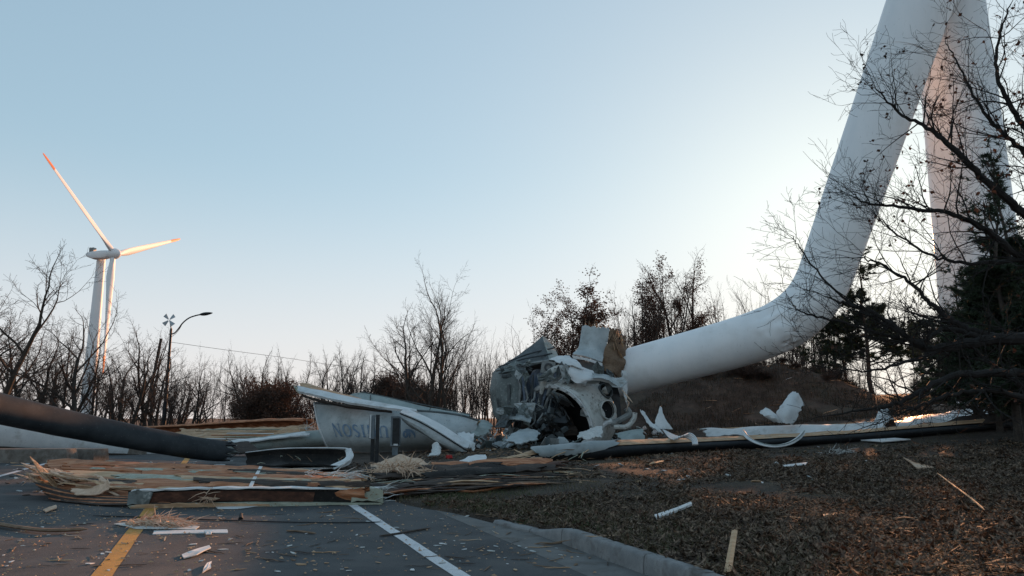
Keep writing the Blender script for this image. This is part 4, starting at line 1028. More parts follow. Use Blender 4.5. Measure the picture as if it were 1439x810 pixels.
# broken pale plies at the left end
for k in range(46):
    x = 42 + 120 * rng.random() ** 1.6; y = 664 + (x - 42) * .19 + rng.uniform(-9, 9); c = Q(x, y, 15.6 - (x - 42) * .008 + rng.uniform(-.3, .3))
    c.z = max(c.z, .15)
    dv = Vector((-rng.uniform(.3, 1.0), rng.uniform(-.3, .4), rng.uniform(.0, .6) * (1 if x < 80 else .3))).normalized(); l = rng.uniform(.15, .45)
    m = MB(); e = c + dv * l + Vector((0, 0, rng.uniform(-.06, .06)))
    m.tube([c - dv * .4, c, (c + e) / 2 + Vector((0, 0, rng.uniform(-.03, .05))), e], [.04, .07, .05, .012], 5, flat=.25); m.build('splinter', rng.choice(('torn_fibre', 'torn_fibre', 'balsa', 'tan_laminate')), t)
P = [(100, 690, 14.6), (130, 688, 14.5), (150, 680, 14.4), (152, 674, 14.4)]
m = sheet([[Q(x, y - 2, d) for x, y, d in P], [Q(x + 2, y + 5, d - .1) for x, y, d in ((96, 690, 14.5), (128, 692, 14.4), (150, 686, 14.3), (154, 676, 14.3))]], 10, 4, .02, (.1, .03, .05, .05), .03, 3, 3); m.build('pale_flap', 'torn_fibre', t)
# dark layered underside at the left
for k in range(9):
    P = [Q(48 + 3 * k, 678 + 3.2 * k, 15.2 - .05 * k), Q(90 + 2 * k, 690 + 2.4 * k, 14.8 - .05 * k), Q(140, 697 + 1.5 * k, 14.4 - .05 * k), Q(190, 700 + 1.1 * k, 14.1 - .04 * k), Q(240, 703 + .6 * k, 14.0 - .04 * k)]
    for p in P: p.z = max(p.z, .03)
    m = MB(); m.tube([catmull(P, j / 16) for j in range(17)], [.02] + [.05] * 15 + [.02], 5, flat=.5); m.build('ply_edge', ('dark_laminate', 'brown_laminate', 'dark_laminate')[k % 3], t)
m = MB(); 
for k in range(14): tuft(m, Q(455 + rng.uniform(-30, 42), 668 + rng.uniform(-3, 12), 15.4 - rng.uniform(0, .8)), 6, .4, .4, rng, Vector((1.1, -.1, .22)), .009)
m.build('frayed_end', 'pale_fibre', t)
m = MB(); 
for k in range(8): tuft(m, Q(52 + rng.uniform(-6, 12), 670 + rng.uniform(-4, 8), 15.6), 4, .34, .45, rng, Vector((-1.0, 0, .25)), .009)
m.build('frayed_end', 'torn_fibre', t)
p0, p1 = Q(349, 690, 14.2), Q(364, 661, 16.6); p0.z += .06; p1.z += .06
sheet([[p0, p1], [p0 + Vector((.07, 0, 0)), p1 + Vector((.07, 0, 0))]], 10, 2, .02, wav=.02).build('white_strap', 'gelcoat', t)

# ---- box spar lying across the road markings
t = thing('box_spar', 'long box spar with green-white flanges and dark rusty web across the centre line', 'box spar', G(350, 717))
x0, x1 = G(178, 718), G(534, 712)
ax = (x1 - x0); Ls = ax.length; ax.normalize(); bk = Vector((-ax.y, ax.x, 0)); zz = Vector((0, 0, 1))
def bar(name, s0, s1, y0, y1, z0, z1, mat, parent, seg=24, jit=.006, sd=1, ends=.06):
    rng = random.Random(sd); rings = []
    for i in range(seg + 1):
        s = s0 + (s1 - s0) * i / seg; dz = .025 * math.sin(i / seg * math.pi * 1.3)
        ring = []
        for (yy, z_) in ((y0, z0), (y1, z0), (y1, z1), (y0, z1)):
            q = x0 + ax * (s + (rng.uniform(-ends, ends) if i in (0, seg) else 0)) + bk * (yy + rng.uniform(-jit, jit)) + zz * (z_ + rng.uniform(-jit, jit) + (dz if z_ > .05 else 0)); ring.append(q)
        rings.append(ring)
    m = MB(); m.rings(rings, caps=(True, True)); return m.build(name, mat, parent, smooth=False)
web = bar('web', .02, Ls - .02, .10, .17, .05, .30, 'near_black', t, jit=.003)
bar('rust_patch', .35, Ls * .72, .09, .105, .08, .26, 'rust_web', web, jit=.003, sd=4)
bar('bottom_flange', 0, Ls, .0, .30, .005, .055, 'green_edge', t, sd=2)
bar('top_flange', .06, Ls - .03, .05, .30, .29, .312, 'gelcoat', t, sd=3, jit=.01)
bar('back_web', .02, Ls - .02, .26, .30, .05, .29, 'dark_laminate', t, sd=6)
bar('end_block', 0, .36, .05, .28, .055, .29, 'mid_cover', t, seg=5, sd=7, jit=.012)
bar('end_block', Ls - .5, Ls + .02, .02, .28, .055, .29, 'green_edge', t, seg=6, sd=8, jit=.015)
bar('pale_lining', .06, Ls * .55, -.012, .03, .012, .062, 'tan_laminate', t, sd=9, jit=.008)
rng = random.Random(77); m = MB()
cx_ = x0 + ax * (Ls * .31)
for k in range(5): tuft(m, cx_ + zz * rng.uniform(.05, .3) + bk * .0 + ax * rng.uniform(-.1, .1), 6, .26, .5, rng, Vector((.1, -.6, .05)), .008)
m.build('fibre_binding', 'torn_fibre', t)
m = MB()
for k in range(4): tuft(m, x0 + ax * (Ls + rng.uniform(-.1, .06)) + zz * rng.uniform(.05, .3) + bk * rng.uniform(0, .3), 4, .42, .4, rng, Vector((1.0, -.1, .35)), .009)
m.build('frayed_end', 'pale_fibre', t)
slab([G(300, 712, .01), G(345, 712, .012), G(362, 715, .01), G(335, 719, .01), G(306, 719, .01)], .006, .004, 5).build('white_scrap', 'gelcoat', t)

# ---- layered strips running on to the right
t = thing('layered_strip_pile', 'dark layered pile of long split blade plies trailing off the road edge', 'strip pile', G(640, 700))
rng = random.Random(61)
for k in range(130):
    f = k / 129
    xa = rng.uniform(495, 600); xb = xa + rng.uniform(110, 260); xb = min(xb, 815)
    def yy(x, f): return 704 - f * 34 - (x - 500) * (.045 + .03 * (1 - f))
    pts = []
    for j in range(6):
        x = xa + (xb - xa) * j / 5; g_ = G(x, yy(x, f) + 2 + rng.uniform(-1.2, 1.2)); pts.append(g_ + Vector((0, 0, .03 + .16 * math.sin(math.pi * min(1, max(0, (x - 480) / 330))) * rng.random())))
    w = rng.uniform(.02, .06)
    mt = rng.choice(('dark_laminate',) * 6 + ('near_black', 'rust_web', 'brown_laminate', 'stick_wood', 'tan_laminate', 'green_edge'))
    m = MB(); m.tube([catmull(pts, j / 12) for j in range(13)], [w * .4] + [w] * 11 + [w * .3], 5, flat=.45); m.build('ply_strip', mt, t)
for k in range(10):
    f = rng.random(); pts = [G(x, 668 + 3 * f - (x - 560) * .055 + rng.uniform(-2, 2)) + Vector((0, 0, .2 + rng.uniform(0, .06))) for x in (560, 620, 690, 750)]
    m = MB(); m.tube([catmull(pts, j / 12) for j in range(13)], .025, 5, flat=.5); m.build('ply_strip', rng.choice(('tan_laminate', 'green_edge', 'torn_fibre')), t)
for k in range(16):
    f = rng.random(); xa = rng.uniform(500, 640); xb = min(xa + rng.uniform(70, 200), 800)
    xs = [xa + (xb - xa) * j / 4 for j in range(5)]; h0 = rng.uniform(.08, .3)
    rws = [[G(x, yy(x, f)) + Vector((0, 0, h0 + rng.uniform(0, .05))) for x in xs], [G(x, yy(x, f) + 1.2) + Vector((0, 0, h0 * .85 + rng.uniform(0, .05))) for x in xs], [G(x, yy(x, f) + 2.2) + Vector((0, 0, h0 * .6)) for x in xs]]
    sheet(rws, 16, 4, .03, (.4, .5, .06, .06), .04, 2.5, k + 500).build('plank', rng.choice(('dark_laminate', 'near_black', 'dark_laminate', 'dark_laminate', 'brown_laminate', 'rust_web')), t)
# ---- tuft of pale fibres
m = MB(); rng = random.Random(5)
for k in range(80):
    x = rng.uniform(516, 606); c = G(x, rng.uniform(668, 680)) + Vector((0, 0, .12 + .22 * math.sin(math.pi * (x - 512) / 100)))
    tuft(m, c, 9, .42, .9, rng, Vector((.5, -.6, -.25)), .013)
rows = [[G(x, 668, .16 + h) for x, h in ((522, .02), (545, .2), (575, .24), (602, .06))], [G(x, 672, .2 + h) for x, h in ((518, .02), (545, .22), (575, .26), (604, .06))], [G(x, 679, .04 + h) for x, h in ((528, .0), (548, .06), (575, .08), (598, .0))]]
sheet(rows, 24, 12, .03, (.2, .2, .1, .3), .10, 3.5, 77)
o_ = m.build('fibre_tuft', 'torn_fibre'); sheet(rows, 24, 12, .03, (.2, .2, .1, .3), .10, 3.5, 77).build('matted_core', 'torn_fibre', o_)
tag(o_, 'shaggy tuft of pale straw-like fibres on the layered strip pile', 'fibre tuft')

# ------------------------------------------------------------------ long blade along the verge to the right
t = thing('verge_blade', 'long split rotor blade stretched over the soil verge, pale top and dark underside', 'rotor blade', G(1000, 636))
sp = [G(x, y) + Vector((0, 0, dz)) for x, y, dz in ((700, 656, .10), (770, 650, .22), (860, 645, .29), (960, 637, .25), (1080, 629, .21), (1200, 621, .19), (1320, 611, .18), (1400, 604, .18), (1500, 592, .2))]
m = shell(sp, [(0, .16, .12, 0), (.08, .5, .32, 0), (.2, .75, .56, 0), (.4, .75, .46, 0), (.8, .65, .36, 0), (1, .6, .34, 0)], n=28, ns=110, rag0=1.2, rag1=.2, seed=8, wav=.03, a0=150, a1=395, thick=.05)
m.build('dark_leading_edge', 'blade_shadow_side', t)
m = shell([p + Vector((0, .05, .05)) for p in sp], [(0, .12, .08, 0), (.08, .5, .26, 0), (.2, .85, .46, 0), (.4, .9, .38, 0), (.8, .75, .32, 0), (1, .6, .3, 0)], n=16, ns=110, rag0=.8, rag1=.2, seed=18, wav=.04, a0=35, a1=165, thick=.04)
m.build('pale_skin', 'tan_laminate', t)
rows = [qrow(26, *[(x, y, d) for x, y, d in ((770, 636, 26.5), (800, 630, 26.6), (835, 628, 26.6), (880, 626, 26.6))]), qrow(25, *[(x, y, d) for x, y, d in ((782, 640, 25.2), (806, 645, 24.9), (838, 645, 24.8), (880, 638, 25.2))])]
rng = random.Random(62)
spn = lambda f: catmull(sp, f)
rows = [[spn(f) + Vector((0, .2, .27)) for f in (.09, .14, .20, .27)], [spn(f) + Vector((-.1, -.25, .27)) for f in (.09, .14, .20, .27)], [spn(f) + Vector((-.1, -.44, .10)) for f in (.10, .15, .20, .26)], [spn(f) + Vector((-.1, -.42, -.06)) for f in (.125, .15, .19, .21)]]
sheet(rows, 22, 10, .03, (.2, .2, .1, .3), .04, 2, 6).build('hanging_flap', 'flap_paint', t)
for k in range(12):
    f = rng.uniform(.04, .2); c = spn(f) + Vector((rng.uniform(-.2, .2), -.45, rng.uniform(-.15, .1))); dv = Vector((rng.uniform(-1, .2), rng.uniform(-.6, -.1), rng.uniform(-.35, .1))).normalized(); l = rng.uniform(.4, 1.1)
    m = MB(); m.tube([c, c + dv * l * .5, c + dv * l - Vector((0, 0, .05))], [.03, .025, .005], 4, flat=.5); m.build('splinter', rng.choice(('tan_laminate', 'stick_wood', 'balsa', 'green_edge')), t)
# rear half of it
t = thing('rear_blade_half', 'torn white upper half of a blade lying along the foot of the embankment', 'rotor blade', G(1150, 612))
pts = [(985, 612), (1060, 610), (1150, 608), (1230, 605), (1300, 597), (1370, 583), (1439, 567), (1520, 548)]
base_ = [G(x, y + 4) for x, y in pts]
rows = [[p + Vector((.0, .6, .34)) for p in base_], [p + Vector((0, .15, .36)) for p in base_], [p + Vector((0, -.35, .26)) for p in base_], [p + Vector((0, -.75, .04)) for p in base_]]
sheet(rows, 90, 8, .05, (.6, .1, .12, .15), .09, 1.1, 44).build('white_skin', 'gelcoat', t)
m = MB(); m.tube([catmull(base_, k / 50) + Vector((0, .5, .38 + .03 * mnoise.noise(Vector((k * .6, 0, 2))))) for k in range(51)], [.05 + .02 * mnoise.noise(Vector((k * .9, 3, 0))) for k in range(51)], 5, flat=.6); m.build('tan_edge', 'tan_laminate', t)
rows = [qrow(28, (1290, 598, 27.6), (1340, 592, 27.2), (1400, 580, 26.6), (1450, 570, 26)), qrow(28, (1280, 605, 26.5), (1340, 606, 26), (1400, 596, 25.4), (1450, 586, 25))]
sheet(rows, 24, 5, .05, (.3, .2, .1, .25), .12, 1.6, 46).build('black_lining', 'dark_laminate', t)
rows = [qrow(28, (1215, 606, 28.0), (1228, 592, 27.8), (1240, 576, 27.8), (1250, 578, 27.9)), qrow(28, (1222, 612, 27.4), (1240, 602, 27.1), (1252, 592, 27.1), (1260, 596, 27.3))]
sheet(rows, 14, 8, .04, (.1, .15, .1, .1), .10, 1.8, 47).build('folded_flap', 'gelcoat', t)
rows = [qrow(28, (1240, 576, 27.8), (1252, 580, 27.6), (1260, 600, 27.2)), qrow(28, (1240, 600, 27.4), (1256, 604, 27.2), (1268, 612, 27.0))]
sheet(rows, 10, 8, .05, (.05, .2, .1, .1), .15, 2.2, 48).build('dark_flap', 'dark_laminate', t)

# ------------------------------------------------------------------ named scraps about the wreck
torn('tall_white_shard', 'white pointed shell shard standing up beside the hub and tower end', 'shell shard',
     [qrow(33, (928, 571, 33.4), (930, 573, 33.3)), qrow(33, (922, 590, 33.2), (935, 588, 33.0)), qrow(33, (915, 606, 33.0), (949, 607, 32.6))], 'gelcoat', nu=8, nv=12, thick=.04, rag=(.05, .05, 0, .15), wav=.08, wsc=1.6, seed=2)
torn('leaning_white_shard', 'narrow bent white shell scrap leaning at the hub foot', 'shell shard',
     [qrow(33, (898, 576, 33.6), (906, 580, 33.5)), qrow(33, (908, 594, 33.2), (918, 596, 33.1)), qrow(32, (922, 608, 32.6), (936, 611, 32.5))], 'gelcoat', nu=6, nv=10, thick=.04, rag=(.1, .1, .1, .1), wav=.1, wsc=2, seed=22)
torn('frayed_white_sheet', 'bright white sheet with frayed lower edge lying before the hub', 'shell shard',
     [qrow(31, (822, 605, 31.6), (836, 601, 31.5), (848, 602, 31.4)), qrow(31, (812, 612, 30.8), (830, 608, 30.6), (847, 609, 30.7)), qrow(30, (810, 619, 30.2), (828, 618, 30.0), (846, 617, 30.2))], 'pale_fibre', nu=18, nv=8, thick=.03, rag=(.1, .15, .1, .3), wav=.12, wsc=2.2, seed=5)
torn('grey_trough', 'grey-green folded trough section lying before the hub', 'shell section',
     [qrow(31, (864, 611, 31.4), (885, 606, 31.2), (904, 604, 31.2)), qrow(30, (872, 620, 30.4), (888, 613, 30.4), (906, 609, 30.6)), qrow(30, (876, 623, 29.9), (890, 621, 30.0), (906, 619, 30.2))], 'green_grey_cover', nu=10, nv=8, thick=.04, wav=.02, seed=7)
torn('upright_white_shell', 'white torn shell with grey streaks standing on the embankment foot', 'shell shard',
     [qrow(31, (1114, 550, 31.4), (1121, 553, 31.3), (1130, 570, 31.2)), qrow(31, (1096, 572, 31.0), (1108, 576, 30.6), (1124, 580, 30.8)), qrow(31, (1088, 590, 30.9), (1102, 595, 30.5), (1116, 598, 30.6))], 'gelcoat', nu=12, nv=12, thick=.04, rag=(.1, .25, .1, .1), wav=.1, wsc=1.8, seed=9)
torn('curled_white_flap', 'small white flap curled sideways from the torn upright shell', 'shell shard',
     [qrow(31, (1066, 580, 31.2), (1074, 573, 31.1), (1084, 577, 31.0)), qrow(31, (1074, 585, 30.8), (1082, 584, 30.6), (1094, 588, 30.6)), qrow(31, (1084, 590, 30.8), (1090, 593, 30.6), (1100, 596, 30.5))], 'gelcoat', nu=10, nv=6, thick=.03, rag=(.1, .1, .1, .1), wav=.07, wsc=2, seed=10)
P = [Q(1044, 606, 28.0), Q(1052, 616, 26.4), Q(1068, 624, 25.6), Q(1088, 627.5, 25.3), Q(1108, 624, 25.5), Q(1122, 616, 26.0), Q(1130, 607, 26.6)]
m = MB(); m.tube([catmull(P, k / 30) for k in range(31)], [.03] + [.085] * 29 + [.03], 8, flat=.55); o = m.build('white_arc', 'gelcoat'); tag(o, 'white curved ring segment draped over the verge blade', 'ring segment')
m = MB(); m.tube([catmull(P, k / 30) + Vector((0, -.06, .04)) for k in range(31)], .018, 5); m.build('seal_groove', 'green_grey_cover', o)
for k in range(4):
    P = [G(932, 622) + Vector((0, 0, .55)), Q(944 + 3 * k, 617 - k, 25.4), Q(960 + 3 * k, 614 - 1.5 * k, 25.4), Q(972 + 2 * k, 619 - k, 25.2), Q(974 + 2 * k, 625, 25.0)]
    m = MB(); m.tube([catmull(P, j / 20) for j in range(21)], .03, 6); tag(m.build('white_cable', 'cable_white'), 'white cable looping over the verge blade near the pointed shard', 'cable', 'white cables on the verge blade')
torn('grey_cover_flap', 'flat pale grey cover flap atop the scrap heap under the generator', 'shell shard',
     [qrow(33, (714, 581, 33.8), (730, 583, 33.5), (748, 588, 33.4)), qrow(33, (710, 589, 33.2), (730, 591, 32.9), (746, 596, 32.8))], 'grey_cover', nu=10, nv=4, thick=.05, wav=.06, seed=3)
torn('grey_cover_fold', 'folded grey cover sheet with a ridge in front of the scrap heap', 'shell shard',
     [qrow(32, (728, 604, 32.4), (742, 603, 32.3), (760, 609, 32.2)), qrow(31, (716, 614, 31.4), (736, 612, 31.2), (758, 615, 31.1)), qrow(31, (706, 621, 30.7), (728, 625, 30.4), (756, 619, 30.6))], 'grey_cover', nu=14, nv=8, thick=.04, rag=(.1, .2, .1, .2), wav=.1, wsc=1.6, seed=17)
torn('green_cover_sheet', 'wide grey-green cover sheet spread left of the scrap heap', 'shell shard',
     [qrow(32, (655, 590, 33.4), (680, 592, 33.2), (694, 598, 33.0)), qrow(32, (658, 604, 32.2), (676, 605, 32.0), (690, 606, 32.0)), qrow(31, (660, 614, 31.4), (672, 614, 31.3), (682, 611, 31.4))], 'green_grey_cover', nu=12, nv=8, thick=.04, rag=(.1, .2, .1, .2), wav=.1, wsc=1.3, seed=18)
P = [G(655, 620) + Vector((0, 0, .1)), Q(674, 592, 31.2)]
m = MB(); m.tube(P, [.06, .05], 4, flat=.5); tag(m.build('tan_batten', 'tan_laminate'), 'thin tan batten sticking up by the crushed white cover', 'batten')
m = MB(); c = G(631, 645); m.box(c + Vector((0, 0, .06)), (.22, .14, .14), Matrix.Rotation(.5, 3, 'Z'), .8); tag(m.build('red_plastic_scrap', 'red_plastic', smooth=False), 'small red plastic scrap on the soil near the fibre tuft', 'scrap')
torn('clear_sheet', 'pale glassy shell sheet lying on soil beside the layered strips', 'shell shard', [[G(645, 654, .12), G(665, 647, .15), G(684, 645, .12)], [G(640, 658, .04), G(662, 656, .06), G(685, 655, .05)]], 'gelcoat', nu=10, nv=5, thick=.02, wav=.05, wsc=2, seed=30)
for k, (x, y, w, h) in enumerate(((182, 636, 1.1, .8), (222, 634, 1.5, .8), (30, 648, 3.2, .5), (110, 645, 1.6, .45))):
    c = G(x, y + 4); m = MB(); rng = random.Random(k)
    m.box(c + Vector((0, .3, h / 2 - .02)), (w, .8, h), Matrix.Rotation(rng.uniform(-.3, .1), 3, 'Z'), .92)
    tag(m.build('concrete_block', 'block_concrete', smooth=False), ('squarish weathered concrete block under the pale blade', 'tan concrete block just right of the squarish one under the pale blade', 'long low concrete block lying beyond the far white road line', 'low broken concrete block between the far road line and squarish block')[k], 'concrete block')

# ------------------------------------------------------------------ scrap heap: shards as individuals
def proto_shard(seed, size, mat):
    rng = random.Random(seed); n = rng.randint(5, 7)
    out = [Vector((math.cos(w) * rng.uniform(.5, 1.1) * size, math.sin(w) * rng.uniform(.35, .9) * size, rng.uniform(-.12, .12) * size)) for w in [2 * math.pi * k / n + rng.uniform(-.25, .25) for k in range(n)]]
    m = slab(out, .03, .1 * size, seed); o = m.build('shell_fragment', mat, base=(0, 0, 0)); return o
def proto_stick(seed, L, w, mat, name='splinter'):
    rng = random.Random(seed)
    pts = [Vector((L * (k / 5 - .5), rng.uniform(-.03, .03) * L, rng.uniform(-.015, .015) * L)) for k in range(6)]
    m = MB(); m.tube(pts, [w * .3, w, w * rng.uniform(.7, 1.1), w, w * .8, w * .15], 5, flat=rng.uniform(.35, .7)); return m.build(name, mat, base=(0, 0, 0))
def proto_chip(seed, size, mat, name='chip'):
    rng = random.Random(seed); n = 5
    out = [Vector((math.cos(w) * rng.uniform(.6, 1.2) * size, math.sin(w) * rng.uniform(.2, .5) * size, rng.uniform(-.05, .05) * size)) for w in [2 * math.pi * k / n for k in range(n)]]
    return slab(out, size * .12, size * .04, seed).build(name, mat, base=(0, 0, 0))
LOOK = dict(gelcoat='white', tan_laminate='tan', balsa='pale wooden', pale_fibre='pale frayed', stick_wood='brown', grey_cover='grey', dark_laminate='dark brown', green_grey_cover='grey-green', mid_metal='bare metal', mid_cover='mid-grey', dark_cover='dark grey', green_edge='greenish', torn_fibre='straw coloured')
def scatter(protos, n, place, label, cat, group, tilt=.3, scl=(.6, 1.3), seed=1, lift=.0):
    rng = random.Random(seed); used = set()
    for k in range(n):
        pr = rng.choice(protos)
        p = place(rng)
        rot = (rng.gauss(0, tilt), rng.gauss(0, tilt), rng.uniform(0, 6.28)); s = rng.uniform(*scl)
        if pr not in used: o = pr; used.add(pr); o.location = p; o.rotation_euler = rot; o.scale = (s, s, s)
        else: o = copy_tree(pr, p, rot=rot, scale=(s, s, s))
        o.location.z += lift
        mt = o.data.materials[0].name
        tag(o, ('larger ' if s > (scl[0] + scl[1]) / 2 else 'small ') + LOOK.get(mt, '') + ' ' + label, cat, group)
    for pr in protos:
        if pr not in used: bpy.data.objects.remove(pr)
def in_px(x0, x1, y0, y1, lift=.02):
    return lambda rng: G(rng.uniform(x0, x1), rng.uniform(y0, y1), lift)
pr = [proto_shard(k, .38, ('grey_cover', 'mid_cover', 'green_grey_cover', 'dark_cover', 'mid_metal', 'gelcoat')[k % 6]) for k in range(12)]
scatter(pr, 150, in_px(640, 830, 605, 632, .12), 'torn cover fragment in the heap below the generator', 'fragment', 'cover fragments heaped below the generator', .7, (.5, 1.5), 3)
pr = [proto_shard(k + 40, .3, ('grey_cover', 'gelcoat', 'dark_cover', 'green_grey_cover')[k % 4]) for k in range(8)]
scatter(pr, 30, in_px(845, 940, 600, 622, .06), 'broken cover fragment strewn at the foot of the hub', 'fragment', 'cover fragments at the hub foot', .5, (.5, 1.3), 4)
pr = [proto_stick(k + 70, 1.0, .05, ('stick_wood', 'tan_laminate', 'dark_laminate', 'balsa')[k % 4]) for k in range(8)]
scatter(pr, 60, in_px(630, 930, 612, 655, .05), 'splintered strip on the bare soil before the wreck', 'splinter', 'splinters on the soil before the wreck', .12, (.4, 1.3), 5)
pr = [proto_stick(k + 170, .9, .03, ('stick_wood', 'tan_laminate', 'green_edge', 'balsa')[k % 4]) for k in range(8)]
scatter(pr, 50, in_px(680, 830, 645, 672, .05), 'splinter spilled around the tip of the verge blade', 'splinter', 'splinters round the verge blade tip', .12, (.4, 1.3), 6)
pr = [proto_chip(k + 90, .14, ('gelcoat', 'pale_fibre', 'grey_cover', 'tan_laminate')[k % 4]) for k in range(8)]
scatter(pr, 60, in_px(640, 1250, 628, 680, .02), 'chip lying on the soil verge', 'chip', 'chips on the soil verge', .2, (.4, 1.3), 7)
pr = [proto_stick(k + 240, .8, .022, ('stick_wood', 'stick_wood', 'tan_laminate', 'stick_wood')[k % 4], 'twig') for k in range(8)]
scatter(pr, 70, in_px(760, 1430, 640, 800, .03), 'dry twig lying among the dead leaves', 'twig', 'twigs among the leaf litter', .1, (.3, 1.0), 8)
pr = [proto_stick(k + 340, .9, .04, ('stick_wood', 'tan_laminate', 'gelcoat')[k % 3]) for k in range(6)]
scatter(pr, 36, in_px(980, 1200, 520, 600, .05), 'splinter thrown onto the dark embankment slope', 'splinter', 'splinters on the embankment', .2, (.4, 1.2), 9)
# road debris
pr = [proto_chip(k + 400, .07, ('gelcoat', 'tan_laminate', 'balsa', 'pale_fibre', 'stick_wood', 'grey_cover')[k % 6]) for k in range(12)]
scatter(pr, 130, in_px(0, 860, 722, 809, .012), 'broken chip lying on the asphalt', 'chip', 'chips on the asphalt', .08, (.3, 1.0), 10)
pr = [proto_stick(k + 440, .34, .011, ('stick_wood', 'dark_laminate', 'tan_laminate', 'stick_wood')[k % 4]) for k in range(10)]
scatter(pr, 130, in_px(0, 860, 720, 809, .012), 'splinter lying on the asphalt', 'splinter', 'splinters on the asphalt', .03, (.3, 1.1), 11)
pr = [proto_chip(k + 460, .16, ('gelcoat', 'grey_cover', 'tan_laminate', 'dark_laminate')[k % 4]) for k in range(8)]
scatter(pr, 40, in_px(0, 60, 640, 700, .02), 'broken laminate scrap on the road left of the brown slab', 'scrap', 'scraps left of the brown slab', .2, (.4, 1.1), 12)
scatter([proto_chip(k + 480, .2, ('gelcoat', 'pale_fibre', 'grey_cover')[k % 3]) for k in range(6)], 26, in_px(200, 480, 645, 660, .03), 'torn scrap on the road behind the brown slab', 'scrap', 'scraps behind the brown slab', .2, (.4, 1.2), 13)
def soil_crumbs():
    rng = random.Random(199); m = MB()
    for k in range(2600):
        p = G(rng.uniform(560, 960), 607 + 36 * rng.random() ** 1.3, .02)
        a = rng.uniform(0, 6.28); l = rng.uniform(.03, .13); w = l * rng.uniform(.15, .5)
        d = Vector((math.cos(a), math.sin(a), rng.gauss(0, .35))); e = Vector((-d.y, d.x, rng.gauss(0, .3)))
        m.add([p + d * l, p + e * w, p - d * l, p - e * w, p + Vector((0, 0, l * .4))], [(0, 1, 4), (1, 2, 4), (2, 3, 4), (3, 0, 4)])
    stuff(m.build('wreck_crumbs', 'stick_wood', base=(0, 0, 0), smooth=False), 'fine brown crumbs of wreckage trodden into the soil', 'debris')
soil_crumbs()
def crumbs():
    rng = random.Random(99); m = MB()
    for k in range(6500):
        s, u = rng.uniform(3.5, 16), rng.uniform(-9, 4.2)
        if rng.random() < .35: u = rng.gauss(-3.5, 1.3)
        p = from_su(s, u, .012)
        if u > 3.9: continue
        a = rng.uniform(0, 6.28); l = .005 + .03 * rng.random() ** 2.2; w = l * rng.uniform(.15, .6)
        d = Vector((math.cos(a), math.sin(a), 0)); e = Vector((-d.y, d.x, 0))
        m.add([p + d * l, p + e * w, p - d * l, p - e * w, p + Vector((0, 0, l * .5))], [(0, 1, 4), (1, 2, 4), (2, 3, 4), (3, 0, 4)])
    stuff(m.build('debris_crumbs', 'tan_laminate', base=(0, 0, 0), smooth=False), 'fine splinter crumbs scattered over the asphalt', 'debris')
crumbs()

# ------------------------------------------------------------------ single pieces on the road and verge
def gstick(name, label, cat, pts, rad, mat, lift=.02, flat=.6, group=None, smooth=True):
    P = [G(x, y, lift) for x, y in pts]
    n = max(8, 4 * len(P)); m = MB()
    m.tube([catmull(P, k / n) for k in range(n + 1)], [rad * .4] + [rad] * (n - 1) + [rad * .25], 6, flat=flat)
    return tag(m.build(name, mat), label, cat, group)
gstick('broken_branch', 'long dark broken branch on the road left of the centre line', 'branch', [(-40, 738), (0, 745), (30, 750), (70, 754), (122, 752)], .045, 'stick_wood', .05)
gstick('thin_cable', 'thin black cable trailing across the road in front of the spar', 'cable', [(130, 729), (200, 731), (300, 735), (400, 738), (470, 739), (538, 738)], .010, 'black_rubber', .015, 1)
m = MB(); m.tube([G(338, 733.5, .01), G(338, 732, .08)], [.04, .02], 8); tag(m.build('cable_knob', 'black_rubber'), 'little black knob standing on the thin cable', 'knob')
gstick('dark_stick', 'straight dark stick crossing the white edge line', 'stick', [(533, 759), (560, 755), (606, 747)], .022, 'dark_laminate', .02)
gstick('brown_stick', 'brown splinter stick between centre line and edge line', 'stick', [(402, 751), (420, 752), (444, 755)], .022, 'stick_wood', .02)
P4 = [G(214, 755, .012), G(320, 753, .012), G(319, 748.5, .014), G(216, 750.5, .014)]
tag(slab(P4, .01, .004, 1).build('white_flat_strip', 'gelcoat', smooth=False), 'straight white strip lying beside the yellow line', 'strip')
tag(slab([G(255, 786, .012), G(270, 782, .03), G(294, 773.5, .02), G(296, 778, .03), G(276, 787, .02), G(258, 791, .012)], .012, .01, 2).build('bent_white_scrap', 'gelcoat', smooth=False), 'bent pale scrap on the asphalt below the white strip', 'scrap')
tag(slab([G(284, 812, .012), G(290, 801, .03), G(297, 797, .02), G(296, 806, .02)], .012, .01, 2).build('leaf_shaped_scrap', 'gelcoat', smooth=False), 'small leaf-shaped pale scrap near the bent scrap', 'scrap')
tag(slab([G(286, 752, .02), G(298, 752, .03), G(296, 757, .02), G(289, 757.5, .02)], .01, .01, 2).build('white_half_disc', 'gelcoat', smooth=False), 'small white half disc overlapping the white strip', 'scrap')
tag(slab([G(60, 722, .02), G(78, 716, .03), G(79, 720, .03), G(64, 725, .02)], .02, .01, 2).build('orange_scrap', 'torn_fibre', smooth=False), 'bright orange-tan scrap on the road below the brown slab', 'scrap')
m = MB(); rng = random.Random(14)
for k in range(46):
    x = rng.uniform(178, 262); tuft(m, G(x, rng.uniform(739, 747), .02 + .08 * math.sin(math.pi * (x - 170) / 100)), 9, .26, 1.0, rng, Vector((1.2, -.2, -.5)), .008, .012)
o = m.build('fibre_mat', 'torn_fibre'); tag(o, 'matted pile of pale torn fibres on the yellow line', 'fibre mat')
tag(slab([G(160, 741, .012), G(190, 738, .015), G(280, 745, .015), G(275, 749, .012), G(190, 748, .012)], .01, .01, 4).build('mat_backing', 'pale_fibre', o), 'pale backing', 'x') if False else slab([G(160, 741, .012), G(190, 738, .015), G(280, 745, .015), G(275, 749, .012), G(190, 748, .012)], .01, .01, 4).build('mat_backing', 'pale_fibre', o)
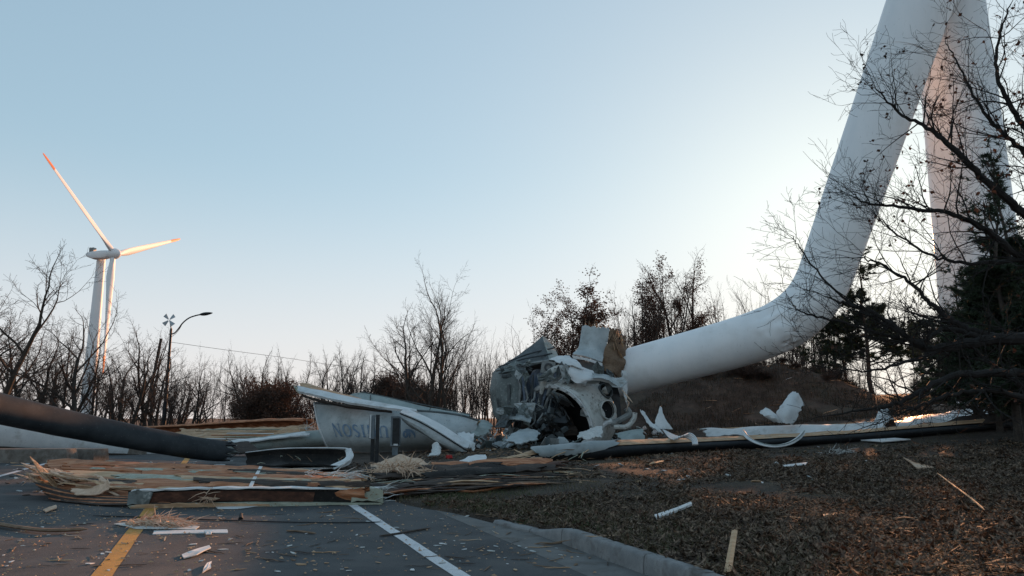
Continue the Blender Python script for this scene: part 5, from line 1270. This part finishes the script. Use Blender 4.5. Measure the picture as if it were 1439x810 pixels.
tag(slab([G(920, 732, .05), G(971, 716, .09), G(973, 719.5, .09), G(923, 736, .05)], .03, .01, 1).build('white_batten', 'gelcoat', smooth=False), 'straight white batten lying on the leafy verge', 'batten')
m = MB(); a, c = G(1022, 812, .02), G(1034, 776, .22); m.tube([a, c], [.035, .03], 4, flat=.4); tag(m.build('tan_plank_end', 'balsa', smooth=False), 'short tan plank end sticking up beside the kerb', 'plank')
c = G(828, 779); m = MB(); m.box(c + Vector((0, 0, .035)), (.13, .08, .07), Matrix.Rotation(.7, 3, 'Z'), .9); tag(m.build('brick_piece', 'tan_laminate', smooth=False), 'small reddish brick piece lying in the gutter', 'brick')
gstick('long_dry_stalk', 'long reddish dry stalk leaning over the leaf litter', 'stalk', [(1318, 672), (1340, 690), (1365, 710), (1385, 728)], .012, 'balsa', .10, 1)
tag(slab([G(1270, 648, .1), G(1288, 662, .08), G(1312, 660, .06), G(1286, 657, .12)], .03, .02, 7).build('torn_tan_splinter', 'torn_fibre', smooth=False), 'forked tan splinter lying on the verge below the folded flap', 'splinter')
tag(slab([G(1100, 657, .04), G(1135, 654, .06), G(1132, 657, .05), G(1103, 659, .04)], .02, .01, 7).build('white_sliver', 'gelcoat', smooth=False), 'white sliver on the verge below the white arc', 'sliver')
tag(slab([G(1210, 622, .06), G(1258, 620, .08), G(1280, 621, .06), G(1240, 624, .05)], .03, .02, 7).build('white_scrap_strip', 'gelcoat', smooth=False), 'white scrap strip at the near foot of the verge blade', 'strip')
m = MB(); rng = random.Random(15)
for k in range(12): tuft(m, G(rng.uniform(1160, 1195), rng.uniform(634, 640), .03), 6, .3, 1, rng, Vector((.6, 0, .05)), .008)
tag(m.build('white_fibre_wisp', 'pale_fibre'), 'flat wisp of white fibres on the soil before the verge blade', 'fibre wisp')

# ================================================================== TREES
def grow(pt, cr, tips, p, d, L, r, lev, P, rng):
    """pt: builder of trunk and limbs, cr: builder of the finer crown"""
    seg = P['seg'][lev]; pts = [p.copy()]; rad = [r]; q = p.copy(); dd = d.normalized()
    for i in range(seg):
        w = P['wig'][lev]
        dd = dd + Vector((rng.gauss(0, w), rng.gauss(0, w), rng.gauss(0, w * .7))) + Vector((0, 0, P['trop'][lev]))
        dd.normalize(); q = q + dd * (L / seg); pts.append(q.copy()); rad.append(max(r * (1 - (1 - P['tap'][lev]) * (i + 1) / seg), P['rmin']))
    b = pt if lev < P['split'] else cr
    b.tube(pts, rad, P['sides'][lev], caps=False)
    if lev >= P['max']:
        tips.append((pts[-1], dd)); tips.append((pts[len(pts) // 2], dd)); return
    n = P['n'][lev]; n = max(1, int(n * rng.uniform(.75, 1.25) + .5))
    t0 = P['start'][lev]
    for k in range(n):
        t = t0 + (1 - t0) * (k + rng.random()) / n
        x = t * seg; i = min(int(x), seg - 1); c = pts[i].lerp(pts[i + 1], x - i); tg = (pts[i + 1] - pts[i]).normalized()
        a = R(rng.gauss(P['ang'][lev], 9)); az = rng.uniform(0, 2 * math.pi)
        s_ = tg.cross(Vector((.3, .2, 1) if abs(tg.z) < .9 else (1, .1, 0))).normalized(); u_ = tg.cross(s_)
        nd = tg * math.cos(a) + (s_ * math.cos(az) + u_ * math.sin(az)) * math.sin(a)
        l = L * P['len'][lev] * rng.uniform(.65, 1.2) * (1 - P['fall'][lev] * t)
        rr = rad[i] * P['rr'][lev] * rng.uniform(.7, 1.0)
        grow(pt, cr, tips, c, nd, l, max(rr, P['rmin'] * 1.2), lev + 1, P, rng)
    if lev < P['max'] and P.get('cont', True):
        grow(pt, cr, tips, pts[-1], dd, L * .45, max(rad[-1], .003), lev + 1, P, rng)

BARE = dict(seg=(6, 6, 5, 4, 3), wig=(.08, .13, .16, .2, .2), trop=(.05, .06, .05, .04, .03), tap=(.45, .35, .35, .4, .5), rmin=.004, split=2, max=4, n=(6, 5, 5, 4, 0), start=(.28, .25, .2, .15, 0),
            ang=(38, 40, 42, 45, 0), len=(.62, .52, .5, .5, 0), fall=(.35, .35, .3, .2, 0), rr=(.62, .6, .6, .65, 0), sides=(8, 6, 4, 3, 3))
WIDE = dict(BARE, ang=(50, 46, 44, 45, 0), len=(.75, .6, .55, .5, 0), trop=(.02, .07, .06, .04, .03), start=(.2, .2, .2, .15, 0))
SLIM = dict(BARE, max=3, n=(11, 5, 4, 0), ang=(28, 32, 38, 0), len=(.40, .45, .5, 0), start=(.25, .25, .2, 0), trop=(.07, .08, .05, .04), fall=(.5, .3, .3, 0), sides=(6, 4, 3, 3), wig=(.06, .1, .14, .18), split=1)
OAK = dict(BARE, n=(10, 6, 4, 3, 0), ang=(46, 46, 46, 48, 0), len=(.46, .5, .5, .5, 0), start=(.18, .2, .2, .15, 0))
BUSH = dict(BARE, n=(9, 7, 5, 3, 0), ang=(48, 48, 50, 50, 0), len=(.7, .6, .5, .5, 0), start=(.05, .1, .1, .1, 0))
PINE = dict(BARE, max=3, n=(22, 7, 4, 0), ang=(72, 42, 42, 0), len=(.34, .42, .5, 0), start=(.30, .25, .2, 0), trop=(.08, .07, .05, .04), fall=(.55, .3, .3, 0), split=2, wig=(.05, .10, .16, .2), sides=(8, 5, 4, 3))

def leaf_quad(m, c, size, rng):
    a = Vector((rng.gauss(0, 1), rng.gauss(0, 1), rng.gauss(0, 1))).normalized(); b = a.cross(Vector((rng.gauss(0, 1), rng.gauss(0, 1), rng.gauss(0, 1)))).normalized()
    o = len(m.v); l, w = size * rng.uniform(.7, 1.2), size * rng.uniform(.28, .45); n = a.cross(b) * size * .18
    for q in (c, c + a * l * .5 + b * w + n, c + a * l, c + a * l * .5 - b * w + n): m.v.append(tuple(q))
    m.f.append((o, o + 1, o + 2)); m.f.append((o, o + 2, o + 3))
def needles(m, c, d, rng, n=12, L=.16):
    for _ in range(n):
        v = (d * .9 + Vector((rng.gauss(0, .7), rng.gauss(0, .7), rng.gauss(0, .6)))).normalized() * L * rng.uniform(.7, 1.2)
        s_ = v.cross(Vector((rng.gauss(0, 1), rng.gauss(0, 1), rng.gauss(0, 1)))).normalized() * L * .11
        o = len(m.v)
        for q in (c - s_, c + s_, c + v): m.v.append(tuple(q))
        m.f.append((o, o + 1, o + 2))

def proto_tree(name, H, P, seed, stems=1, r=.1, spread=.25, leaf=None, lean=Vector((0, 0, 0)), trunkfrac=.55):
    rng = random.Random(seed); pt, cr, lf = MB(), MB(), MB(); tips = []
    for k in range(stems):
        a = 2 * math.pi * k / max(stems, 1) + rng.uniform(-.5, .5)
        d = Vector((math.cos(a) * spread * rng.uniform(.5, 1.2), math.sin(a) * spread * rng.uniform(.5, 1.2), 1)) if stems > 1 else Vector((rng.gauss(0, .05), rng.gauss(0, .05), 1))
        d += lean
        base = Vector((math.cos(a) * r * 1.2, math.sin(a) * r * 1.2, -.1)) if stems > 1 else Vector((0, 0, -.1))
        grow(pt, cr, tips, base, d, H * trunkfrac * rng.uniform(.85, 1.1), r * rng.uniform(.8, 1.1), 0, P, rng)
    if leaf:
        kind, per, size, keep, mat = leaf
        for (c, d) in tips:
            if rng.random() > keep: continue
            if kind == 'leaf':
                for _ in range(per): leaf_quad(lf, c + Vector((rng.gauss(0, .12), rng.gauss(0, .12), rng.gauss(0, .12))), size, rng)
            else:
                needles(lf, c, d, rng, per, size)
    root = bpy.data.objects.new(name, None); COL.objects.link(root); root['base'] = [0.0, 0.0, 0.0]
    top = max(v[2] for v in cr.v); s = H / top
    for m in (pt, cr, lf): m.v = [(x * s, y * s, z * s) for x, y, z in m.v]
    pt.build('trunk', 'bark', root); c = cr.build('crown', 'twig', root)
    if lf.v: lf.build('foliage', mat, c, smooth=False)
    root['H'] = H
    return root
USED = set()
def plant(pr, px, top_y, d, label, cat='tree', group=None, rotz=None, rng=random.Random(1), wide=1.0, base_px=None):
    """tree with its foot on the ground at distance d below photo column px and its top at photo row top_y"""
    g_ = Q(px, 580, d); g_.z = height(g_.x, g_.y)
    tp = Q(px, top_y, d); s = max((tp.z - g_.z), .5) / pr['H']
    rz = rng.uniform(0, 6.28) if rotz is None else rotz
    if pr.name not in USED and pr.name in PROTO_NAMES:
        USED.add(pr.name); o = pr; o.location = g_; o.rotation_euler = (0, 0, rz); o.scale = (s * wide, s * wide, s)
    else: o = copy_tree(pr, g_, rz, (s * wide, s * wide, s))
    tag(o, label, cat, group); return o

bare = [proto_tree('bare_tree', 8, BARE, 100 + k, stems=(1, 3, 2)[k], r=.14, spread=.28) for k in range(3)]
wide = [proto_tree('bare_tree', 7, WIDE, 120 + k, stems=(2, 3, 1)[k], r=.13, spread=.35) for k in range(3)]
slim = [proto_tree('bare_sapling', 7, SLIM, 140 + k, stems=(1, 1, 2, 2, 1)[k], r=.065, spread=.12, trunkfrac=.8) for k in range(5)]
tall = [proto_tree('bare_tree', 10, dict(BARE, ang=(30, 34, 40, 45, 0), start=(.35, .25, .2, .15, 0)), 160 + k, stems=(2, 1)[k], r=.12, spread=.16, trunkfrac=.65) for k in range(2)]
oak = [proto_tree('oak_tree', 8, OAK, 180 + k, stems=(1, 2)[k], r=.10, spread=.15, leaf=('leaf', 5, .10, .42, 'dead_leaf'), trunkfrac=.7) for k in range(2)]
bush = [proto_tree('brown_shrub', 4, BUSH, 200 + k, stems=5, r=.05, spread=.45, leaf=('leaf', 2, .075, .5, 'dead_leaf'), trunkfrac=.5) for k in range(2)]
pine = [proto_tree('pine_tree', 9, PINE, 220 + k, stems=1, r=.13, leaf=('needle', 26, .24, 1.0, 'pine_needle'), trunkfrac=.85) for k in range(2)]
CONIFER = dict(PINE, n=(52, 8, 4, 0), ang=(82, 42, 42, 0), start=(.22, .15, .15, 0), len=(.36, .36, .45, 0), fall=(.78, .3, .3, 0), trop=(.08, .02, .02, .02))
conifer = [proto_tree('conifer_tree', 7, CONIFER, 260, stems=1, r=.12, leaf=('needle', 15, .20, 1.0, 'pine_needle'), trunkfrac=.9)]
thicket = [proto_tree('thicket_shrub', 4, dict(BUSH, n=(12, 8, 6, 4, 0), trop=(.03, .02, .02, .01, .0)), 240 + k, stems=6, r=.05, spread=.5, trunkfrac=.5) for k in range(1)]
PROTO_NAMES = {o.name for o in bare + wide + slim + tall + oak + bush + pine + thicket + conifer}
rng = random.Random(7)

# left: bare trees beyond the road
L_ = 'bare spreading tree beyond the dark blade'
plant(wide[1], -22, 330, 33, 'large bare tree leaning in beside the dark blade, its trunk out of sight', rotz=.4)
plant(wide[0], 38, 445, 38, 'bare wide-spreading tree left of the standing turbine tower', rotz=1.1)
plant(bare[1], 88, 452, 41, 'bare many-stemmed tree just left of the standing turbine tower', rotz=2.2)
plant(wide[2], 112, 400, 39, 'bare tree with limbs reaching across the standing turbine tower', rotz=5.3)
plant(wide[1], 178, 455, 42, 'bare broad tree between the turbine tower and leaning pole', rotz=2.0)
plant(bare[1], 214, 440, 44, 'bare bushy-topped tree behind the street lamp', rotz=4.1)
for k, (x, y, d) in enumerate(((8, 470, 50), (62, 490, 52), (140, 500, 54), (165, 520, 50), (250, 500, 52), (268, 492, 47), (288, 485, 54), (303, 500, 48), (322, 478, 53), (340, 505, 49), (352, 495, 55), (395, 515, 56), (236, 520, 56), (415, 520, 52), (430, 525, 57), (120, 520, 57), (195, 500, 55), (30, 510, 56))):
    plant((bare + wide + slim)[k % 9], x, y, d, ('single-stemmed', 'three-stemmed', 'twin-stemmed', 'broad twin-stemmed', 'broad three-stemmed', 'broad single-stemmed', 'slim', 'slim straight', 'slim forked')[k % 9] + ' bare tree in the row behind the street lamp and split blade', 'tree', 'bare trees behind the street lamp', rng=rng, wide=.85)
for k in range(40):
    x = -10 + 440 * ((k * .618 + .33) % 1); yt = rng.uniform(478, 545); plant((slim + bare)[k % 8], x, yt, rng.uniform(48, 70), ('tall' if yt < 515 else 'low') + (' single-stemmed' if k % 8 in (0, 1, 4, 5) else ' many-stemmed') + ' bare tree in the thicket beyond the road', 'tree', 'thicket beyond the road', rng=rng)
for k in range(40):
    x = 435 + 190 * ((k * .618 + .7) % 1); yt = rng.uniform(482, 550); plant((slim + bare)[k % 8], x, yt, rng.uniform(52, 72), ('tall' if yt < 520 else 'low') + (' single-stemmed' if k % 8 in (0, 1, 4, 5) else ' many-stemmed') + ' bare tree in the thicket behind the cover sheet', 'tree', 'thicket behind the cover sheet', rng=rng)
plant(bush[0], 384, 528, 44, 'round brown-leaved shrub behind the torn shell strip', 'shrub', rotz=.5, wide=1.15)
plant(bush[1], 352, 548, 46, 'low brown shrub left of the round brown-leaved shrub', 'shrub', rotz=2.5)
# centre
for k, (x, y, d) in enumerate(((455, 490, 58), (470, 482, 56), (488, 478, 60), (503, 500, 54), (520, 476, 58), (534, 505, 62), (442, 520, 60), (508, 520, 66))):
    plant((bare + slim)[k % 8], x, y, d, ('single-stemmed', 'three-stemmed', 'twin-stemmed', 'straight slim', 'feathery slim', 'forked slim', 'twin slim', 'short slim')[k] + ' bare tree in the row beyond the grey-green cover sheet', 'tree', 'bare trees beyond the cover sheet', rng=rng, wide=.8)
plant(pine[1], 576, 512, 60, 'small dark evergreen tree beyond the grey-green cover sheet', rotz=1, wide=1.3)
plant(bush[0], 548, 520, 60, 'tall dark brown shrub beside the small evergreen', 'shrub', rotz=3)
plant(bush[1], 600, 530, 62, 'dark brown shrub right of the small evergreen', 'shrub', rotz=4)
plant(bush[1], 520, 545, 58, 'low dark shrub at the left foot of the small evergreen', 'shrub', rotz=1.2)
plant(tall[1], 634, 362, 46, 'tallest bare tree standing beyond the cover sheet', rotz=.8)
plant(tall[0], 612, 385, 48, 'tall forked bare tree left of the tallest one', rotz=2.6)
plant(wide[0], 590, 412, 47, 'bare tree with a long limb reaching left over the cover sheet', rotz=3.4)
for k in range(52):
    x = 610 + 118 * ((k * .618) % 1); yt = rng.uniform(455, 530); plant(slim[k % 5], x, yt, rng.uniform(48, 66), ('tall ' if yt < 480 else 'middling ' if yt < 505 else 'short ') + ('single', 'single', 'twin', 'twin', 'single')[k % 5] + '-stemmed sapling in the thicket left of the wrecked nacelle', 'sapling', 'saplings left of the nacelle', rng=rng)
plant(slim[0], 742, 412, 56, 'pale thin bare tree behind the dark nacelle roof', rotz=1)
plant(slim[3], 728, 440, 60, 'second thin bare tree left of the dark nacelle roof', rotz=2)
plant(oak[0], 818, 362, 50, 'tree with clinging brown leaves behind the blade stub', rotz=.3, wide=1.25)
plant(oak[1], 790, 400, 53, 'lower brown-leaved tree behind the dark nacelle roof', rotz=2.1, wide=1.2)
plant(oak[1], 938, 352, 52, 'reddish brown-leaved tree behind the fallen tower section', rotz=4.0, wide=1.05)
plant(bare[1], 905, 372, 50, 'bare many-stemmed tree between the two brown-leaved trees', rotz=1.4, wide=.8)
plant(bare[2], 968, 348, 56, 'bare airy tree right of the reddish brown-leaved tree', rotz=.2, wide=.8)
for k in range(90):
    x = 850 + 340 * ((k * .618 + .2) % 1); plant(slim[(k * 2) % 5], x, rng.uniform(375, 440) if k % 3 else rng.uniform(420, 470), rng.uniform(52, 68), ('tall' if k % 3 else 'low') + ' ' + ('single', 'single', 'twin', 'twin', 'single')[(k * 2) % 5] + '-stemmed bare sapling on the ridge behind the fallen tower', 'sapling', 'saplings behind the fallen tower', rng=rng)
for k in range(12):
    x = 1150 + 190 * ((k * .618 + .1) % 1); plant(slim[k % 5], x, rng.uniform(430, 490), rng.uniform(60, 75), 'slender sapling in the bright gap behind the pines', 'sapling', 'saplings behind the pines', rng=rng)
for k in range(20):
    x = 905 + 300 * ((k * .618 + .4) % 1); yb = 543 - 22 * math.sin(math.pi * (x - 880) / 380); plant(thicket[0], x, yb - rng.uniform(2, 16), rng.uniform(44, 49), 'low dead brush clump on the embankment crest', 'brush', 'brush on the embankment crest', rng=rng, wide=rng.uniform(1.5, 2.6))
# pines in the gap
plant(pine[0], 1228, 328, 46, 'dark pine standing in the gap between folded tower and stump', rotz=.2, wide=1.5)
plant(pine[1], 1192, 375, 48, 'shorter dark pine touching the folded tower edge', rotz=1.2, wide=1.5)
plant(pine[1], 1300, 385, 52, 'thin sparse pine close beside the tower stump', rotz=3.9, wide=.8)
plant(conifer[0], 1440, 170, 24, 'dense dark conifer in front of the tower stump', rotz=2.0, wide=1.0)
plant(conifer[0], 1402, 255, 25.5, 'lower dark conifer overlapping the tower stump', rotz=.7, wide=1.1)
plant(conifer[0], 1428, 225, 22.5, 'broad dark conifer filling the gap between the dense and lower conifers', rotz=5.1, wide=1.25)
plant(conifer[0], 1372, 350, 28, 'lowest dark conifer at the left of the conifer cluster', rotz=3.7, wide=1.1)
plant(thicket[0], 1385, 392, 27, 'dense brown thicket shrub at the foot of the tower stump', 'shrub', rotz=1.0, wide=.75)
plant(thicket[0], 1432, 400, 26, 'dense brown shrub below the dark conifer', 'shrub', rotz=2.0, wide=.8)
plant(thicket[0], 1340, 500, 44, 'low shrub left of the tower stump foot', 'shrub', rotz=2.0, wide=.9)
plant(thicket[0], 1295, 520, 50, 'low shrub behind the thin sparse pine', 'shrub', rotz=4.0, wide=.9)
for o in bare + wide + slim + tall + oak + bush + pine + thicket + conifer:
    if o.name not in USED:
        for c in list(o.children_recursive): bpy.data.objects.remove(c)
        bpy.data.objects.remove(o)

# ------------------------------------------------------------------ near tree at the right, limbs reaching into the picture
def near_tree():
    b = Q(1640, 560, 11.5); b.z = height(b.x, b.y)
    t = thing('near_bare_tree', 'near dark bare tree whose crooked limbs reach in over the tower stump', 'tree', b)
    rng = random.Random(404); pt, cr, lf = MB(), MB(), MB(); tips = []
    TW = dict(BARE, rmin=.0026, max=3, seg=(6, 5, 4, 3), wig=(.13, .16, .2, .22), trop=(.02, .02, .02, .02), n=(5, 4, 3, 0), ang=(42, 42, 44, 0), len=(.6, .55, .55, 0), start=(.15, .15, .15, 0), fall=(.2, .2, .2, 0), rr=(.6, .6, .65, 0), sides=(5, 4, 3, 3), split=0)
    pt.tube([b + Vector((0, 0, -.2)), b + Vector((-.05, 0, 1.2)), b + Vector((-.25, .1, 2.6)), b + Vector((-.3, .2, 4.4)), b + Vector((-.2, .3, 6.5))], [.30, .24, .21, .16, .08], 10)
    hub = [b + Vector((-.2, .1, 2.2)), b + Vector((-.28, .15, 3.2)), b + Vector((-.3, .2, 4.2)), b + Vector((-.1, 0, 1.6))]
    limbs = [  # (start index, [(px, py, depth)], r0, r1, twig count, twig length)
        (0, [(1520, 470, 11.5), (1439, 476, 11.3), (1385, 478, 11.2), (1330, 489, 11.1), (1300, 489, 11.1), (1272, 472, 11.1), (1240, 447, 11.2), (1195, 428, 11.3), (1160, 418, 11.5)], .10, .008, 22, .95),
        (2, [(1500, 350, 11.8), (1439, 300, 11.6), (1390, 258, 11.5), (1340, 210, 11.5), (1300, 178, 11.6), (1262, 158, 11.8), (1232, 125, 12.0)], .075, .008, 32, 1.0),
        (3, [(1510, 525, 10.8), (1439, 526, 10.6), (1380, 524, 10.4), (1335, 530, 10.3), (1290, 552, 10.2), (1245, 572, 10.1), (1228, 573, 10.0)], .060, .018, 14, .9),
        (3, [(1500, 560, 10.4), (1439, 556, 10.2), (1385, 548, 10.1), (1330, 556, 10.0), (1290, 572, 9.9), (1262, 582, 9.8)], .045, .010, 12, .8),
        (0, [(1439, 476, 11.3), (1380, 470, 11.3), (1340, 452, 11.4), (1312, 430, 11.5), (1280, 400, 11.6), (1240, 372, 11.8), (1205, 362, 12)], .055, .007, 20, 1.1),
        (1, [(1520, 400, 11.6), (1439, 365, 11.4), (1380, 320, 11.3), (1330, 300, 11.3), (1270, 292, 11.4), (1215, 285, 11.6), (1200, 272, 11.8)], .060, .006, 28, .95),
        (2, [(1520, 240, 12), (1450, 190, 11.9), (1415, 140, 11.9), (1400, 90, 12), (1408, 40, 12.1), (1420, 5, 12.2)], .055, .007, 22, 1.1),
        (2, [(1480, 260, 12.2), (1439, 215, 12.2), (1400, 178, 12.3), (1372, 140, 12.4), (1345, 90, 12.6), (1330, 60, 12.8)], .045, .006, 24, 1.1),
        (0, [(1500, 570, 10.9), (1439, 543, 11.0), (1400, 517, 11.0), (1372, 492, 11.1)], .050, .018, 6, .9),
        (0, [(1385, 478, 11.2), (1330, 462, 11.3), (1290, 480, 11.2), (1240, 470, 11.4), (1180, 452, 11.6), (1130, 440, 11.8), (1115, 430, 12.0)], .035, .005, 16, .7),
        (0, [(1330, 489, 11.1), (1285, 505, 11.0), (1230, 520, 11.0), (1180, 520, 11.1)], .028, .006, 12, .9),
        (1, [(1439, 365, 11.4), (1370, 370, 11.5), (1310, 360, 11.7), (1260, 330, 12.0), (1240, 310, 12)], .030, .006, 18, 1.1),
        (1, [(1272, 472, 11.1), (1215, 440, 11.3), (1165, 400, 11.5), (1125, 350, 11.8), (1112, 330, 12)], .022, .004, 10, .55),
    ]
    for si, pts, r0, r1, n, tl in limbs:
        P = ([hub[si]] if pts[0][0] > 1470 else []) + [Q(*p) for p in pts]
        N = 6 * len(P); C = [catmull(P, k / N) + Vector((rng.gauss(0, .012), rng.gauss(0, .012), rng.gauss(0, .012))) for k in range(N + 1)]
        rad = [(r0 + (r1 - r0) * (k / N) ** .8) * 1.35 for k in range(N + 1)]
        pt.tube(C, rad, 8, caps=False)
        for k in range(int(n * 1.2)):
            f = rng.uniform(.12, 1.0); i = min(int(f * N), N - 1); tg = (C[i + 1] - C[i]).normalized()
            side = Vector((rng.gauss(0, 1), rng.gauss(0, .8), rng.gauss(.25, 1))).normalized()
            d = (tg * rng.uniform(.4, 1.0) + side * .8).normalized()
            grow(cr, cr, tips, C[i], d, tl * rng.uniform(.5, 1.2), max(min(rad[i] * .45, .015), .005), 1, TW, rng)
        grow(cr, cr, tips, C[-1], (C[-1] - C[-4]).normalized(), tl * .9, r1, 1, TW, rng)
    for c, d in tips:
        if rng.random() < (.06 if c.z > 4.6 and c.x > 5.9 else .004): leaf_quad(lf, c, .08, rng); leaf_quad(lf, c, .07, rng)
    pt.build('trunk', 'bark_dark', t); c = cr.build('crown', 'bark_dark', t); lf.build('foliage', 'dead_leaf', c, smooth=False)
near_tree()

# ------------------------------------------------------------------ leaf litter, grass
def litter():
    rng = random.Random(11)
    V = []; Fc = []
    n = 0
    while n < 120000:
        # denser near the viewer's side of the verge, thinning with distance
        d = 3.6 * (28 / 3.6) ** rng.random(); a = rng.uniform(-.22, .80)
        x, y = d * math.sin(a), d * math.cos(a); s, u = su(x, y); k = u - kerb_u(s)
        if k < .12: continue
        # bare soil strip by the wreck and grassy corner by the kerb
        bare_ = smooth(10, 16, y) * smooth(8, 2, x) if x < 8 else smooth(19, 25, y)
        g_ = .5 + .5 * mnoise.noise(Vector((x * .5, y * .5, 5)))
        if rng.random() < bare_ * .8 + .75 * smooth(.45, .8, g_): continue
        edge = smooth(.9, .2, k)
        if rng.random() < edge * .6: continue
        n += 1
        z = height(x, y) + rng.uniform(.004, .045)
        sz = (rng.uniform(.018, .06) if rng.random() < .8 else rng.uniform(.06, .11)) * (1 + .02 * d); w = sz * rng.uniform(.12, .36); az = rng.uniform(0, 6.283); tl = rng.gauss(0, .35); ro = rng.gauss(0, .5); cu = rng.uniform(-.1, .5)
        dx, dy = math.cos(az), math.sin(az)
        L = np.array([dx * math.cos(tl), dy * math.cos(tl), math.sin(tl)]); S_ = np.array([-dy * math.cos(ro), dx * math.cos(ro), math.sin(ro)]); U = np.array([0, 0, 1.0])
        c = np.array([x, y, z]); o = len(V)
        V += [c - L * sz + U * cu * sz * .6, c - S_ * w + U * .15 * w, c + S_ * w, c + L * sz + U * cu * sz, c + L * sz * .35 - S_ * w * .8, c + L * sz * .35 + S_ * w * .8]
        Fc += [(o, o + 1, o + 2), (o + 1, o + 4, o + 5, o + 2), (o + 4, o + 3, o + 5)]
    m = MB(); m.v = [tuple(v) for v in V]; m.f = Fc
    stuff(m.build('leaf_litter', 'litter_leaf', base=(0, 0, 0), smooth=False), 'thick brown litter of curled dead leaves on the verge', 'leaf litter')
litter()
def grass(name, n, place, mat, hgt, label, seed):
    rng = random.Random(seed); m = MB(); k = 0
    while k < n:
        q = place(rng)
        if q is None: continue
        k += 1; x, y = q; z = height(x, y) - .01; h = rng.uniform(*hgt); a = rng.uniform(0, 6.28); b = rng.uniform(.1, .9) * h
        d = Vector((math.cos(a), math.sin(a), 0)); e = Vector((-d.y, d.x, 0)) * h * .035; p = Vector((x, y, z)); o = len(m.v)
        for v in (p - e, p + e, p + d * b * .35 + Vector((0, 0, h * .65)) + e * .7, p + d * b * .35 + Vector((0, 0, h * .65)) - e * .7, p + d * b + Vector((0, 0, h * .85))): m.v.append(tuple(v))
        m.f += [(o, o + 1, o + 2, o + 3), (o + 3, o + 2, o + 4)]
    stuff(m.build(name, mat, base=(0, 0, 0), smooth=False), label, 'grass')
def corner(rng):
    s = rng.uniform(5, 20); k = abs(rng.gauss(.3, 1.4)) + .12
    p = from_su(s, kerb_u(s) + k)
    if mnoise.noise(Vector((p.x * .9, p.y * .9, 2))) < rng.uniform(-.5, .4): return None
    return p.x, p.y
grass('dry_grass', 26000, corner, 'dry_grass', (.03, .12), 'short dry grass along the kerb corner', 3)
def mid(rng):
    x, y = rng.uniform(-2, 16), rng.uniform(10, 34)
    if su(x, y)[1] - UK < .3 or mnoise.noise(Vector((x * .5, y * .5, 7))) < .05: return None
    return x, y
grass('sparse_grass', 14000, mid, 'dry_grass', (.04, .14), 'sparse dry grass on the open soil', 4)
def bank(rng):
    x, y = rng.uniform(3, 27), rng.uniform(36, 58)
    if mnoise.noise(Vector((x * .4, y * .4, 7))) < -.2: return None
    return x, y
grass('embankment_grass', 60000, bank, 'bank_grass', (.08, .32), 'rough dry grass on the embankment', 6)
def green(rng):
    x, y = rng.uniform(19, 30), rng.uniform(46, 60)
    return x, y
grass('green_grass', 16000, green, 'green_grass', (.10, .30), 'green grass patch behind the pines', 5)
def straw_place(rng):
    d = 4.0 * (24 / 4.0) ** rng.random(); a = rng.uniform(-.2, .78); x, y = d * math.sin(a), d * math.cos(a); s, u = su(x, y)
    if u - kerb_u(s) < .2 or mnoise.noise(Vector((x * .8, y * .8, 17))) < rng.uniform(-.3, .3): return None
    return x, y
def straw(n, seed):
    rng = random.Random(seed); m = MB(); k = 0
    while k < n:
        q = straw_place(rng)
        if q is None: continue
        k += 1; x, y = q; z = height(x, y) + rng.uniform(.01, .05); a = rng.uniform(0, 6.28); L = rng.uniform(.05, .22); w = .0035
        d = Vector((math.cos(a), math.sin(a), rng.gauss(.08, .15))); e = Vector((-d.y, d.x, 0)) * w; p = Vector((x, y, z)); b = Vector((rng.gauss(0, .03), rng.gauss(0, .03), rng.uniform(0, .03))); o = len(m.v)
        for v in (p - e, p + e, p + d * L * .5 + b + e, p + d * L * .5 + b - e, p + d * L): m.v.append(tuple(v))
        m.f += [(o, o + 1, o + 2, o + 3), (o + 3, o + 2, o + 4)]
    stuff(m.build('matted_straw', 'straw', base=(0, 0, 0), smooth=False), 'matted dry straw lying in the leaf litter', 'straw')
straw(16000, 88)
def kerb_green(rng):
    s = rng.uniform(7, 19); k = abs(rng.gauss(.4, 1.0)) + .15; p = from_su(s, kerb_u(s) + k)
    if mnoise.noise(Vector((p.x * 1.3, p.y * 1.3, 12))) < .12: return None
    return p.x, p.y
grass('kerb_grass', 9000, kerb_green, 'green_grass', (.03, .10), 'dull green grass tufts near the kerb end', 9)
# dry stalks standing on the verge
def stalks():
    rng = random.Random(31)
    for k in range(16):
        x, y = rng.uniform(1150, 1420), rng.uniform(640, 720); b = G(x, y)
        m = MB(); h = rng.uniform(.25, .6); d = Vector((rng.gauss(0, .5), rng.gauss(0, .3), 1)).normalized()
        P = [b, b + d * h * .5, b + d * h + Vector((rng.gauss(0, .06), 0, -.03))]
        m.tube(P, [.007, .005, .003], 4)
        for j in range(3):
            f = rng.uniform(.4, .9); c = P[1] + (P[2] - P[1]) * f; m.tube([c, c + Vector((rng.gauss(0, .10), rng.gauss(0, .08), rng.uniform(.03, .14)))], [.004, .002], 3)
        tag(m.build('dry_stalk', 'twig'), 'thin dry weed stalk standing in the leaf litter', 'stalk', 'dry weed stalks in the litter')
stalks()

for o in SC.objects:
    for key in ('base', 'H'):
        if key in o: del o[key]
